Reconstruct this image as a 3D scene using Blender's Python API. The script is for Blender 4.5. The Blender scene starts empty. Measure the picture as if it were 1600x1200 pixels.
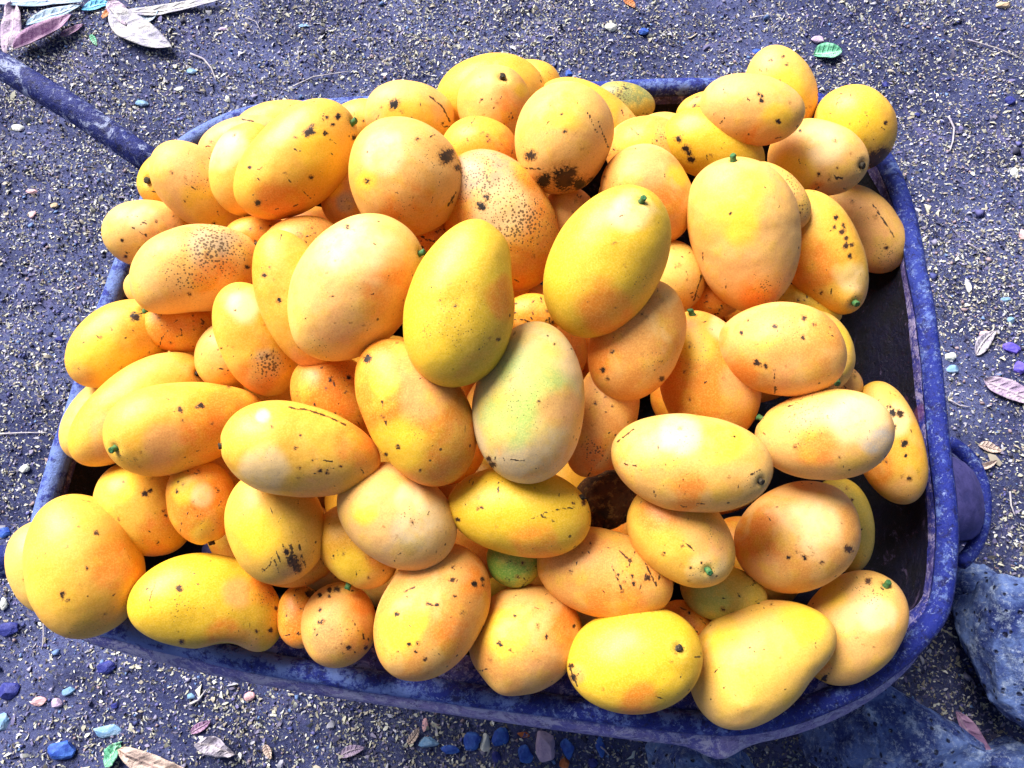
import bpy, bmesh, math, random
import numpy as np
from mathutils import Vector, Matrix

random.seed(7)
RNG = np.random.default_rng(11)
scene = bpy.context.scene
col = scene.collection

# ------------------------------------------------------------------ camera, sky, sun, exposure
PITCH = 19.0            # degrees off straight down
CAM = np.array([0.0, 0.0, 1.30])
FPX = 1232.0            # focal length in photo pixels (1600 wide)
cam_d = bpy.data.cameras.new('camera')
cam_d.sensor_width = 36.0
cam_d.lens = 36.0 * FPX / 1600.0
cam_d.clip_start = 0.02
cam_d.clip_end = 500
cam = bpy.data.objects.new('camera', cam_d)
cam.location = CAM
cam.rotation_euler = (math.radians(PITCH), 0, 0)
col.objects.link(cam)
scene.camera = cam

SUN_EL, SUN_AZ = 45.0, -42.0       # azimuth from +Y towards +X (sun stands beyond and to the left)
world = bpy.data.worlds.new('World')
scene.world = world
world.use_nodes = True
wn = world.node_tree
wn.nodes.clear()
wo = wn.nodes.new('ShaderNodeOutputWorld')
wb = wn.nodes.new('ShaderNodeBackground')
ws = wn.nodes.new('ShaderNodeTexSky')
ws.sky_type = 'NISHITA'
ws.sun_disc = False
ws.dust_density = 4.0
ws.air_density = 0.8
ws.ozone_density = 0.6
ws.sun_elevation = math.radians(SUN_EL)
ws.sun_rotation = math.radians(SUN_AZ)
wb.inputs['Strength'].default_value = 0.05
wn.links.new(ws.outputs[0], wb.inputs[0])
wn.links.new(wb.outputs[0], wo.inputs[0])

sun_d = bpy.data.lights.new('sun', 'SUN')
sun_d.energy = 4.4
sun_d.angle = math.radians(38)
sun_d.color = (1.0, 0.96, 0.90)
sun = bpy.data.objects.new('sun', sun_d)
sd = Vector((math.sin(math.radians(SUN_AZ)) * math.cos(math.radians(SUN_EL)),
             math.cos(math.radians(SUN_AZ)) * math.cos(math.radians(SUN_EL)),
             math.sin(math.radians(SUN_EL))))
sun.rotation_euler = sd.to_track_quat('Z', 'Y').to_euler()
sun.location = sd * 6
col.objects.link(sun)

vs = scene.view_settings
vs.view_transform = 'Standard'
vs.look = 'None'
vs.exposure = 1.24
vs.gamma = 1.0
vs.use_curve_mapping = False

# ------------------------------------------------------------------ placement helpers
_c, _s = math.cos(math.radians(PITCH)), math.sin(math.radians(PITCH))
RX = np.array([[1, 0, 0], [0, _c, -_s], [0, _s, _c]])

def ray(px, py):
    v = np.array([(px - 800.0) / FPX, -(py - 600.0) / FPX, -1.0])
    return RX @ v

def at(px, py, z):
    """point of the place seen at a photo pixel, at height z"""
    r = ray(px, py)
    return CAM + r * ((z - CAM[2]) / r[2])

def at_depth(px, py, d):
    return CAM + ray(px, py) * d

def depth_of(p):
    return -(RX.T @ (np.asarray(p) - CAM))[2]

def project(P):
    q = (P - CAM) @ RX
    return np.stack([800 + FPX * q[:, 0] / -q[:, 2], 600 - FPX * q[:, 1] / -q[:, 2]], 1)

# ------------------------------------------------------------------ object helpers
def new_obj(name, mesh, material=None, parent=None, loc=(0, 0, 0)):
    o = bpy.data.objects.new(name, mesh)
    col.objects.link(o)
    o.location = loc
    if material is not None:
        mesh.materials.append(material)
    if parent is not None:
        o.parent = parent
    return o

def thing(name, loc, label, cat, group=None):
    o = bpy.data.objects.new(name, None)
    col.objects.link(o)
    o.empty_display_size = 0.05
    o.location = loc
    return tag(o, label, cat, group)

def tag(o, label, cat, group=None):
    o['label'] = label
    o['category'] = cat
    if group:
        o['group'] = group
    return o

def mesh_np(name, V, F, smooth=True):
    """V (n,3), F (m,k) with k = 3 or 4"""
    V = np.ascontiguousarray(V, dtype=np.float32)
    F = np.ascontiguousarray(F, dtype=np.int32)
    me = bpy.data.meshes.new(name)
    me.vertices.add(len(V))
    me.vertices.foreach_set('co', V.ravel())
    k = F.shape[1]
    me.loops.add(F.size)
    me.loops.foreach_set('vertex_index', F.ravel())
    me.polygons.add(len(F))
    me.polygons.foreach_set('loop_start', np.arange(0, F.size, k, dtype=np.int32))
    if smooth:
        me.polygons.foreach_set('use_smooth', np.ones(len(F), dtype=bool))
    me.update(calc_edges=True)
    me.validate()
    return me

def vattr(me, name, arr):
    arr = np.asarray(arr, dtype=np.float32)
    if arr.ndim == 1:
        a = me.attributes.new(name, 'FLOAT', 'POINT')
        a.data.foreach_set('value', arr)
    else:
        a = me.attributes.new(name, 'FLOAT_COLOR', 'POINT')
        a.data.foreach_set('color', np.concatenate([arr, np.ones((len(arr), 1), np.float32)], 1).ravel())

def nz(P, freq, seed, octaves=3):
    """smooth pseudo noise in about -1..1 on points"""
    r = np.random.default_rng(seed)
    out = np.zeros(len(P))
    amp, tot = 1.0, 0.0
    for o in range(octaves):
        f = freq * (1.9 ** o)
        acc = np.zeros(len(P))
        for k in range(5):
            d = r.normal(size=3)
            d /= np.linalg.norm(d)
            acc += np.sin(P @ d * f * r.uniform(0.7, 1.3) + r.uniform(0, 6.28) + 1.3 * np.sin(P @ r.normal(size=3) * f * 0.5))
        out += amp * acc / 2.6
        tot += amp
        amp *= 0.5
    return np.clip(out / tot, -1.3, 1.3)

# ------------------------------------------------------------------ material helpers
class NT:
    def __init__(self, name):
        self.m = bpy.data.materials.new(name)
        self.m.use_nodes = True
        self.t = self.m.node_tree
        self.t.nodes.clear()
        self.out = self.t.nodes.new('ShaderNodeOutputMaterial')
        self.p = self.t.nodes.new('ShaderNodeBsdfPrincipled')
        self.t.links.new(self.p.outputs[0], self.out.inputs[0])
        self.tc = self.t.nodes.new('ShaderNodeTexCoord')
    def put(self, sock, v):
        if v is None: return
        if isinstance(v, bpy.types.NodeSocket):
            self.t.links.new(v, sock)
        elif isinstance(v, (tuple, list)) and len(v) == 3 and sock.type == 'RGBA':
            sock.default_value = (*v, 1)
        else:
            sock.default_value = v
    def noise(self, scale, detail=4, rough=0.55, vec=None, dist=0.0):
        n = self.t.nodes.new('ShaderNodeTexNoise')
        n.inputs['Scale'].default_value = scale
        n.inputs['Detail'].default_value = detail
        n.inputs['Roughness'].default_value = rough
        n.inputs['Distortion'].default_value = dist
        self.t.links.new(vec or self.tc.outputs['Object'], n.inputs['Vector'])
        return n.outputs['Fac']
    def voro(self, scale, feature='F1', out='Distance', vec=None, rnd=1.0):
        n = self.t.nodes.new('ShaderNodeTexVoronoi')
        n.feature = feature
        n.inputs['Scale'].default_value = scale
        n.inputs['Randomness'].default_value = rnd
        self.t.links.new(vec or self.tc.outputs['Object'], n.inputs['Vector'])
        return n.outputs[out]
    def mapping(self, scale, rot=(0, 0, 0)):
        n = self.t.nodes.new('ShaderNodeMapping')
        n.inputs['Scale'].default_value = scale
        n.inputs['Rotation'].default_value = rot
        self.t.links.new(self.tc.outputs['Object'], n.inputs['Vector'])
        return n.outputs[0]
    def ramp(self, fac, a, b, lo=0.0, hi=1.0):
        n = self.t.nodes.new('ShaderNodeMapRange')
        n.inputs['From Min'].default_value = a
        n.inputs['From Max'].default_value = b
        n.inputs['To Min'].default_value = lo
        n.inputs['To Max'].default_value = hi
        n.interpolation_type = 'SMOOTHSTEP'
        self.put(n.inputs['Value'], fac)
        return n.outputs[0]
    def mix(self, fac, a, b, mode='MIX'):
        n = self.t.nodes.new('ShaderNodeMix')
        n.data_type = 'RGBA'
        n.blend_type = mode
        self.put(n.inputs[0], fac)
        self.put(n.inputs[6], a)
        self.put(n.inputs[7], b)
        return n.outputs[2]
    def math(self, op, a, b=None, clamp=False):
        n = self.t.nodes.new('ShaderNodeMath')
        n.operation = op
        n.use_clamp = clamp
        self.put(n.inputs[0], a)
        if b is not None: self.put(n.inputs[1], b)
        return n.outputs[0]
    def attr(self, name, out='Fac'):
        n = self.t.nodes.new('ShaderNodeAttribute')
        n.attribute_name = name
        return n.outputs[out]
    def bump(self, h, strength, dist, prev=None):
        n = self.t.nodes.new('ShaderNodeBump')
        n.inputs['Strength'].default_value = strength
        n.inputs['Distance'].default_value = dist
        self.put(n.inputs['Height'], h)
        if prev is not None: self.put(n.inputs['Normal'], prev)
        return n.outputs[0]
    def set(self, color=None, rough=None, normal=None, metal=None, spec=None, sss=None):
        if color is not None: self.put(self.p.inputs['Base Color'], color)
        if rough is not None: self.put(self.p.inputs['Roughness'], rough)
        if normal is not None: self.put(self.p.inputs['Normal'], normal)
        if metal is not None: self.put(self.p.inputs['Metallic'], metal)
        if spec is not None: self.put(self.p.inputs['Specular IOR Level'], spec)
        return self.m

# mango skin: colour zones, bloom and marks come from the fruit's own attributes
def mango_material():
    n = NT('mango_skin')
    skin = n.attr('skin', 'Color')
    bloom = n.attr('bloom')
    speck = n.attr('speck')
    blot = n.attr('blot')
    scr = n.attr('scratch')
    # soft mottling
    m1 = n.noise(38, 5, 0.65)
    c = n.mix(n.ramp(m1, 0.44, 0.64, 0, 0.42), skin, (0.74, 0.46, 0.012))
    c = n.mix(n.ramp(n.noise(15, 6, 0.7, dist=0.6), 0.53, 0.66, 0, 0.40), c, (0.76, 0.26, 0.015))
    m2 = n.noise(22, 4, 0.6, dist=0.4)
    c = n.mix(n.math('MULTIPLY', n.ramp(m2, 0.46, 0.60), bloom, True), c, (0.78, 0.44, 0.15))
    # fine pale lenticel grain
    g = n.voro(520, out='Distance')
    c = n.mix(n.ramp(g, 0.10, 0.30, 0.28, 0.0), c, (0.52, 0.40, 0.10))
    fine = n.noise(700, 3, 0.75)
    c = n.mix(n.ramp(fine, 0.55, 0.35, 0.0, 0.25), c, (0.50, 0.24, 0.03))
    c = n.mix(n.ramp(fine, 0.42, 0.66, 0.0, 0.35), c, (0.90, 0.56, 0.13))
    # little dark dots everywhere, dense where the speck attribute is high
    v1 = n.voro(400)
    rnd = n.noise(48, 5, 0.8)
    dens = n.math('ADD', n.math('MULTIPLY', speck, 0.44), n.ramp(rnd, 0.46, 0.78, 0.03, 0.20))
    dots = n.ramp(n.math('SUBTRACT', v1, dens), -0.02, 0.06, 1, 0)
    c = n.mix(n.math('MULTIPLY', dots, 0.85), c, (0.09, 0.05, 0.02))
    v2 = n.voro(75)
    sel = n.noise(31, 2, 0.6)
    dots2 = n.ramp(n.math('SUBTRACT', v2, n.ramp(sel, 0.50, 0.72, 0.0, 0.13)), -0.01, 0.03, 1, 0)
    c = n.mix(n.math('MULTIPLY', dots2, 0.85), c, (0.035, 0.02, 0.01))
    # short dry scratches running in two directions
    for sc, rot in (((34, 230, 90), (0.3, 0.2, 0.7)), ((210, 30, 90), (0.1, 0.5, -0.5)), ((60, 60, 300), (0.6, 0.9, 0.2))):
        vv = n.voro(1.0, vec=n.mapping(sc, rot))
        sel = n.noise(24 + sc[0] * 0.05, 2, 0.5)
        k = n.ramp(n.math('SUBTRACT', vv, n.ramp(sel, 0.55, 0.80, 0.0, 0.16)), -0.02, 0.05, 1, 0)
        c = n.mix(n.math('MULTIPLY', k, 0.65), c, (0.16, 0.075, 0.02))
    # sap stains: big soft orange-brown
    # blots and scratches with broken edges
    bn = n.noise(380, 4, 0.75)
    bb = n.math('ADD', blot, n.math('MULTIPLY', n.math('SUBTRACT', bn, 0.5), 1.5))
    halo = n.ramp(bb, 0.16, 0.54)
    c = n.mix(n.math('MULTIPLY', halo, 0.62), c, (0.30, 0.11, 0.02))
    core = n.ramp(bb, 0.50, 0.58)
    c = n.mix(core, c, n.mix(n.ramp(m2, 0.42, 0.60), (0.012, 0.008, 0.006), (0.075, 0.032, 0.012)))
    sn = n.noise(260, 3, 0.7)
    ss = n.ramp(n.math('ADD', scr, n.math('MULTIPLY', n.math('SUBTRACT', sn, 0.5), 0.7)), 0.82, 0.90)
    c = n.mix(n.math('MULTIPLY', ss, 0.92), c, (0.02, 0.012, 0.008))
    rough = n.ramp(n.math('ADD', n.math('MULTIPLY', bloom, 0.5), m1), 0.3, 1.1, 0.46, 0.68)
    h = n.math('SUBTRACT', n.math('ADD', n.math('MULTIPLY', fine, 0.3), n.math('MULTIPLY', m1, 0.5)), n.math('ADD', core, ss))
    nm = n.bump(h, 0.35, 0.0009)
    nm = n.bump(n.noise(20, 3, 0.5), 0.30, 0.009, nm)
    m = n.set(c, rough, nm, spec=0.42)
    return m

def plain(name, c1, c2, scale, rough=0.8, bump=0.5, bdist=0.002, c3=None, spec=0.3):
    n = NT(name)
    f = n.noise(scale, 6, 0.65)
    c = n.mix(n.ramp(f, 0.38, 0.62), c1, c2)
    if c3:
        c = n.mix(n.ramp(n.noise(scale * 2.7, 5, 0.7, dist=0.5), 0.54, 0.62), c, c3)
    return n.set(c, rough, n.bump(n.noise(scale * 4, 6, 0.7), bump, bdist), spec=spec)

def paint_material(name, blue, worn, scuff, dirt, wear_and_light=0.5, scuff_at=0.60, fleck=0.56, lit_wear_attr=False):
    """old blue paint on sheet steel, worn to violet grey, with pale scuffs and dark grime"""
    n = NT(name)
    big = n.noise(9, 6, 0.65, dist=0.6)
    c = n.mix(n.ramp(big, wear_and_light - 0.05, wear_and_light + 0.12), blue, worn)
    c = n.mix(n.ramp(n.noise(70, 6, 0.75, dist=0.8), 0.50, 0.66, 0, 0.75), c, dirt)
    c = n.mix(n.ramp(n.noise(34, 8, 0.8, dist=1.2), scuff_at, scuff_at + 0.06, 0, 0.85), c, scuff)
    c = n.mix(n.ramp(n.noise(150, 6, 0.85, dist=0.4), fleck, fleck + 0.08, 0, 0.8), c, scuff)
    c = n.mix(n.ramp(n.noise(120, 6, 0.85), 0.38, 0.45, 0.8, 0), c, dirt)
    c = n.mix(n.ramp(n.noise(12, 3, 0.5), 0.70, 0.76, 0, 0.4), c, (0.25, 0.07, 0.14))
    if lit_wear_attr:      # pale patchy scuffs, denser to the left: its lit highlights put into the colour
        k = n.math('ADD', n.noise(48, 7, 0.8), n.math('MULTIPLY', n.attr('wear_and_light'), 0.13))
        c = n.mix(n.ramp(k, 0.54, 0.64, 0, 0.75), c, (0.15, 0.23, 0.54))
    h = n.math('ADD', n.noise(60, 8, 0.75), n.math('MULTIPLY', big, 0.6))
    nm = n.bump(h, 0.9, 0.005)
    return n.set(c, n.ramp(big, 0.4, 0.65, 0.5, 0.8), nm, spec=0.3)

M_MANGO = mango_material()
M_STEM_G = plain('stem_green', (0.03, 0.14, 0.05), (0.11, 0.20, 0.05), 220, 0.7, 0.6, 0.001, (0.04, 0.05, 0.02))
M_STEM_D = plain('stem_dark', (0.02, 0.016, 0.012), (0.07, 0.05, 0.03), 260, 0.9, 0.9, 0.001, (0.16, 0.14, 0.09))
M_RIM = paint_material('rim_paint', (0.009, 0.020, 0.22), (0.022, 0.040, 0.27), (0.28, 0.36, 0.64), (0.007, 0.007, 0.045), 0.50, 0.59, lit_wear_attr=True)
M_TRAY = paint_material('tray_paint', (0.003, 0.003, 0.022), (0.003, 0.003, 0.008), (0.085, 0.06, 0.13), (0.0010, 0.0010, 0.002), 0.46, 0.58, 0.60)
M_HANDLE = paint_material('handle_paint', (0.006, 0.014, 0.15), (0.014, 0.026, 0.19), (0.36, 0.42, 0.64), (0.004, 0.005, 0.03), 0.50, 0.535)
M_TYRE = plain('tyre_rubber', (0.045, 0.042, 0.17), (0.09, 0.08, 0.28), 22, 0.8, 0.6, 0.003, (0.05, 0.05, 0.20))
M_HUB = plain('hub_metal', (0.04, 0.05, 0.2), (0.09, 0.08, 0.2), 30, 0.6)
M_RUST = plain('rusty_dry_skin', (0.11, 0.045, 0.012), (0.03, 0.014, 0.006), 60, 0.8, 1.0, 0.004, (0.22, 0.12, 0.03))

# ------------------------------------------------------------------ ground
def ground():
    def axis(lo, hi, step, far):
        inner = list(np.arange(lo, hi + 1e-6, step))
        out, x, s = [], hi, step
        while x < far:
            s *= 1.35; x += s; out.append(x)
        neg, x, s = [], lo, step
        while x > -far:
            s *= 1.35; x -= s; neg.append(x)
        return np.array(neg[::-1] + inner + out)
    xs = axis(-1.3, 1.3, 0.0075, 60)
    ys = axis(-0.6, 1.75, 0.0075, 60)
    X, Y = np.meshgrid(xs, ys)
    P = np.stack([X.ravel(), Y.ravel(), np.zeros(X.size)], 1)
    near = np.exp(-np.maximum(0, np.abs(P[:, 0]) - 1.3)) 
    z = 0.010 * nz(P, 5, 3, 3) + 0.0060 * nz(P, 26, 4, 3) + 0.0026 * nz(P, 110, 5, 2)
    P[:, 2] = z * near
    nx, ny = len(xs), len(ys)
    i = np.arange(nx * ny).reshape(ny, nx)
    F = np.stack([i[:-1, :-1], i[:-1, 1:], i[1:, 1:], i[1:, :-1]], -1).reshape(-1, 4)
    me = mesh_np('ground', P, F)
    n = NT('soil')
    a = n.noise(3.2, 6, 0.6, dist=0.3)
    c = n.mix(n.ramp(a, 0.36, 0.66), (0.030, 0.038, 0.125), (0.095, 0.112, 0.275))
    c = n.mix(n.ramp(n.noise(17, 8, 0.75), 0.50, 0.68, 0, 0.7), c, (0.016, 0.017, 0.060))
    c = n.mix(n.ramp(n.noise(7, 5, 0.6, dist=1), 0.58, 0.70, 0, 0.55), c, (0.15, 0.14, 0.34))
    c = n.mix(n.ramp(n.noise(170, 6, 0.85), 0.54, 0.62, 0, 0.6), c, (0.30, 0.32, 0.38))
    c = n.mix(n.ramp(n.noise(130, 5, 0.85), 0.38, 0.46, 0.8, 0), c, (0.014, 0.013, 0.04))
    h = n.math('ADD', n.math('MULTIPLY', n.noise(45, 8, 0.8), 1.3), n.math('MULTIPLY', n.noise(220, 5, 0.8), 0.5))
    n.set(c, 0.9, n.bump(h, 0.9, 0.008), spec=0.25)
    o = new_obj('ground', me, n.m)
    o['kind'] = 'structure'
    o['label'] = 'blue violet trodden soil under and around the wheelbarrow'
    return xs, ys, P[:, 2].reshape(ny, nx)

GX, GY, GZ = ground()
def gz(x, y):
    i = np.clip(np.searchsorted(GX, x) - 1, 0, len(GX) - 2)
    j = np.clip(np.searchsorted(GY, y) - 1, 0, len(GY) - 2)
    fx = (x - GX[i]) / (GX[i + 1] - GX[i]); fy = (y - GY[j]) / (GY[j + 1] - GY[j])
    return (GZ[j, i] * (1 - fx) * (1 - fy) + GZ[j, i + 1] * fx * (1 - fy) + GZ[j + 1, i] * (1 - fx) * fy + GZ[j + 1, i + 1] * fx * fy)

def litter():
    """husks, seed flakes and grit lying on the soil: nobody could count them"""
    r = np.random.default_rng(5)
    N = 330000
    x = r.uniform(-1.25, 1.25, N); y = r.uniform(-0.5, 1.6, N)
    P = np.stack([x, y, np.zeros(N)], 1)
    d = 0.62 + 0.40 * nz(P, 7, 21, 3) + 0.34 * nz(P, 34, 22, 2)
    keep = r.uniform(0, 1, N) < np.clip(d, 0.12, 1.0)
    x, y = x[keep], y[keep]
    N = len(x)
    z = gz(x, y)
    # husk: a little curved 3 x 2 strip
    L = r.lognormal(math.log(0.0023), 0.42, N); W = L * r.uniform(0.30, 0.62, N)
    yaw = r.uniform(0, 6.283, N); pitch = r.normal(0, 0.55, N); roll = r.normal(0, 0.6, N)
    curl = r.uniform(-0.5, 0.7, N)
    base = np.array([[-1, -.35, 0], [-1, .35, 0], [0, -1, 1], [0, 1, 1], [1, -.3, 0], [1, .3, 0]], float)
    V = np.repeat(base[None], N, 0)
    V[:, :, 0] *= L[:, None]; V[:, :, 1] *= W[:, None]; V[:, :, 2] *= (L * curl)[:, None]
    V += r.normal(0, 0.12, V.shape) * L[:, None, None]
    def rot(V, ax, a):
        c, s = np.cos(a)[:, None], np.sin(a)[:, None]
        i, j = [(1, 2), (2, 0), (0, 1)][ax]
        A = V[:, :, i] * c - V[:, :, j] * s
        B = V[:, :, i] * s + V[:, :, j] * c
        V[:, :, i], V[:, :, j] = A, B
    rot(V, 0, roll); rot(V, 1, pitch); rot(V, 2, yaw)
    V += np.stack([x, y, z + 0.0015], 1)[:, None]
    f = np.array([[0, 2, 3, 1], [2, 4, 5, 3]])
    F = (f[None] + (np.arange(N) * 6)[:, None, None]).reshape(-1, 4)
    pal = np.array([[.50, .49, .40], [.66, .67, .60], [.38, .34, .28], [.50, .50, .60], [.24, .22, .34], [.78, .78, .76], [.16, .15, .32], [.06, .06, .13]])
    pr = np.array([.23, .12, .17, .13, .13, .04, .11, .07]); pr /= pr.sum()
    C = pal[r.choice(len(pal), N, p=pr)] * r.uniform(0.5, 1.0, (N, 1))
    me = mesh_np('seed_husks', V.reshape(-1, 3), F, False)
    vattr(me, 'tone', np.repeat(C, 6, 0))
    n = NT('husk')
    n.set(n.attr('tone', 'Color'), 0.75, spec=0.3)
    o = new_obj('seed_husks', me, n.m)
    o['kind'] = 'stuff'
    tag(o, 'pale dry husks and seed flakes strewn over the soil', 'husks')
    # grit
    N = 26000
    x = r.uniform(-1.25, 1.25, N); y = r.uniform(-0.5, 1.6, N); z = gz(x, y)
    s = r.lognormal(math.log(0.0019), 0.45, N)
    base = np.array([[1, 0, 0], [-1, 0, 0], [0, 1, 0], [0, -1, 0], [0, 0, .8], [0, 0, -.6]], float)
    V = np.repeat(base[None], N, 0) * s[:, None, None]
    V += r.normal(0, 0.25, V.shape) * s[:, None, None]
    rot(V, 2, r.uniform(0, 6.28, N))
    V += np.stack([x, y, z + s * 0.3], 1)[:, None]
    f = np.array([[0, 2, 4], [2, 1, 4], [1, 3, 4], [3, 0, 4], [2, 0, 5], [1, 2, 5], [3, 1, 5], [0, 3, 5]])
    F = (f[None] + (np.arange(N) * 6)[:, None, None]).reshape(-1, 3)
    pal = np.array([[.10, .10, .28], [.05, .06, .20], [.25, .24, .36], [.12, .20, .42], [.30, .22, .24], [.03, .03, .06]])
    C = pal[r.integers(0, len(pal), N)] * r.uniform(0.7, 1.2, (N, 1))
    me = mesh_np('grit', V.reshape(-1, 3), F, False)
    vattr(me, 'tone', np.repeat(C, 6, 0))
    o = new_obj('grit', me, n.m)
    o['kind'] = 'stuff'
    tag(o, 'fine blue grey grit scattered between the husks', 'grit')
litter()

# ------------------------------------------------------------------ wheelbarrow
RIMZ = 0.50
RIM_PX = [(1130, 124), (900, 131), (700, 143), (520, 155), (410, 164), (335, 186), (282, 218), (243, 262), (212, 330),
          (180, 410), (146, 500), (108, 620), (66, 750), (42, 850), (38, 905), (58, 955), (105, 992), (175, 1014),
          (320, 1050), (500, 1084), (700, 1113), (900, 1142), (1080, 1162), (1200, 1158), (1310, 1126), (1400, 1075),
          (1462, 1010), (1490, 930), (1494, 820), (1484, 700), (1468, 560), (1450, 440), (1428, 330), (1396, 250),
          (1345, 188), (1260, 142)]

def catmull(pts, per):
    pts = np.array(pts, float); n = len(pts); out = []
    for i in range(n):
        p0, p1, p2, p3 = pts[i - 1], pts[i], pts[(i + 1) % n], pts[(i + 2) % n]
        for k in range(per):
            t = k / per
            out.append(0.5 * ((2 * p1) + (-p0 + p2) * t + (2 * p0 - 5 * p1 + 4 * p2 - p3) * t * t + (-p0 + 3 * p1 - 3 * p2 + p3) * t ** 3))
    return np.array(out)

rim_pts = [at(x, y, RIMZ) for x, y in RIM_PX]
RL = catmull(rim_pts, 8)
RC = RL.mean(0)

def loop_normals(L):
    T = np.roll(L, -1, 0) - np.roll(L, 1, 0)
    N = np.stack([-T[:, 1], T[:, 0], np.zeros(len(L))], 1)
    N /= np.linalg.norm(N, axis=1)[:, None]
    if np.mean(np.sum(N * (RC - L), 1)) < 0: N = -N
    return N      # inward
RN = loop_normals(RL)

def loft(loops, closed=True, cap=False):
    n = len(loops[0]); V = np.concatenate(loops)
    F = []
    for k in range(len(loops) - 1):
        a = np.arange(n) + k * n; b = np.roll(a, -1)
        F.append(np.stack([a, b, b + n, a + n], 1))
    return V, np.concatenate(F)

wb_root = thing('wheelbarrow', (RC[0], RC[1], 0), 'dented blue steel wheelbarrow heaped full of yellow mangoes, paint worn along its rim', 'wheelbarrow')
def wpart(name, V, F, mat, smooth=True, parent=None):
    par = parent or wb_root
    off = np.array(wb_root.location)
    me = mesh_np(name, V - off, F, smooth)
    return new_obj(name, me, mat, par)

def tray():
    n = len(RL)
    ph = np.linspace(0, 2 * math.pi, n, endpoint=False)
    near_w = np.clip((RN[:, 1] - 0.3) * 1.8, 0, 1); near_w = near_w * near_w * (3 - 2 * near_w)
    sw = 0.06 + 0.94 * near_w
    def ins_w(v): return (0.017 + 0.009 * near_w + (v - 0.026) * sw)[:, None]
    loops = []
    # profile from the outside skirt over the wall down to the floor: (inset, drop, scale towards centre)
    prof = [(0.0535, -0.019, 0), (0.056, -0.032, 0.0), (0.058, -0.055, 0.015), (0.059, -0.09, 0.04),
            (0.06, -0.13, 0.07), (0.061, -0.17, 0.105), (0.062, -0.205, 0.145), (0.064, -0.225, 0.19), (0.064, -0.236, 0.25), (0.064, -0.242, 0.35), (0.064, -0.244, 0.6), (0.064, -0.245, 0.9)]
    for ins, dz, sc in prof:
        L = RL + RN * ins_w(ins)
        L = L + (RC - L) * sc
        L[:, 2] = RIMZ + dz
        w = 0.0022 * nz(L, 22, 9, 2) + 0.004 * nz(L, 7, 10, 2)
        L = L + RN * (w * min(1, -dz * 20))[:, None]
        loops.append(L)
    V, F = loft(loops)
    # close floor
    cidx = len(V); V = np.vstack([V, [RC[0], RC[1], RIMZ - 0.245]])
    last = np.arange(n) + (len(prof) - 1) * n
    tri = np.stack([last, np.roll(last, -1), np.full(n, cidx), np.full(n, cidx)], 1)
    me_v = V
    # underside: same shell pushed out 3 mm
    V2, F2 = loft(loops)
    V2 = V2.copy(); V2[:, 2] -= 0.004
    V2[:, :2] += (V2[:, :2] - RC[:2]) * 0.006
    bm = bmesh.new()
    off = np.array(wb_root.location)
    def add(Va, Fa):
        vv = [bm.verts.new(p - off) for p in Va]
        for f in Fa:
            ids = list(dict.fromkeys(int(i) for i in f))
            bm.faces.new([vv[i] for i in ids]).smooth = True
    add(V, F); add(V[list(last) + [cidx]], np.stack([np.arange(n), np.roll(np.arange(n), -1), np.full(n, n), np.full(n, n)], 1))
    add(V2, F2[:, ::-1])
    me = bpy.data.meshes.new('tray'); bm.to_mesh(me); bm.free()
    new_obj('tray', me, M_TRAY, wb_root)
    # flat turned-over flange between wall and bead
    lp = []
    for ins, dz in ((0.026, -0.010), (0.028, -0.004), (0.036, -0.004), (0.044, -0.008), (0.050, -0.014), (0.053, -0.021)):
        L = RL + RN * ins_w(ins); L[:, 2] = RIMZ + dz + 0.0012 * nz(L, 45, 51, 2)
        L = L + RN * (0.0016 * nz(L, 25, 52, 2))[:, None]
        lp.append(L)
    V, F = loft(lp)
    wpart('flange', V, F, M_FLANGE)
    # rolled rim bead
    sides = 12
    lp = []
    for k in range(sides + 1):
        a = 2 * math.pi * k / sides
        L = RL + RN * ((0.0100 + 0.0085 * near_w) + 0.0105 * math.cos(a))[:, None]
        L[:, 2] = RIMZ - 0.002 + 0.0115 * math.sin(a)
        L[:, 2] += 0.0012 * nz(L, 40, 31, 2)
        dent = 0.0018 * nz(RL, 30, 33, 3)
        L = L + RN * dent[:, None]
        lp.append(L)
    V, F = loft(lp)
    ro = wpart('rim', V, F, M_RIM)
    vattr(ro.data, 'wear_and_light', np.clip(0.55 - (V[:, 0] - RC[0]) / 0.75, 0, 1))  # rises leftwards, painting the rim's lit side in along with its scuffs
    # folded skirt below the bead on the outside (the pale lower band seen along the near side)
    lp = []
    for ins, dz in ((0.012, -0.006), (0.006, -0.010), (-0.001, -0.020), (-0.004, -0.030), (-0.001, -0.037), (0.006, -0.034), (0.014, -0.015)):
        L = RL + RN * (ins * near_w + 0.008 * (1 - near_w))[:, None]; L[:, 2] = RIMZ + dz
        tear = at(1135, 1166, RIMZ); gap = np.exp(-((L[:, 0] - tear[0]) / 0.022) ** 2) * (L[:, 1] < RC[1])
        L = L - RN * (gap * 0.012 * (1 if dz < -0.015 else 0))[:, None]
        L[:, 2] += 0.0015 * nz(L, 30, 41, 2)
        lp.append(L)
    V, F = loft(lp)
    wpart('skirt', V, F, M_SKIRT)
M_FLANGE = paint_material('flange_paint', (0.026, 0.036, 0.28), (0.09, 0.07, 0.24), (0.36, 0.32, 0.54), (0.012, 0.010, 0.05), 0.47, 0.52, 0.53)
M_SKIRT = paint_material('skirt_paint', (0.12, 0.12, 0.42), (0.28, 0.24, 0.50), (0.50, 0.48, 0.66), (0.09, 0.07, 0.22), 0.44, 0.50, 0.52)
tray()

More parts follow.
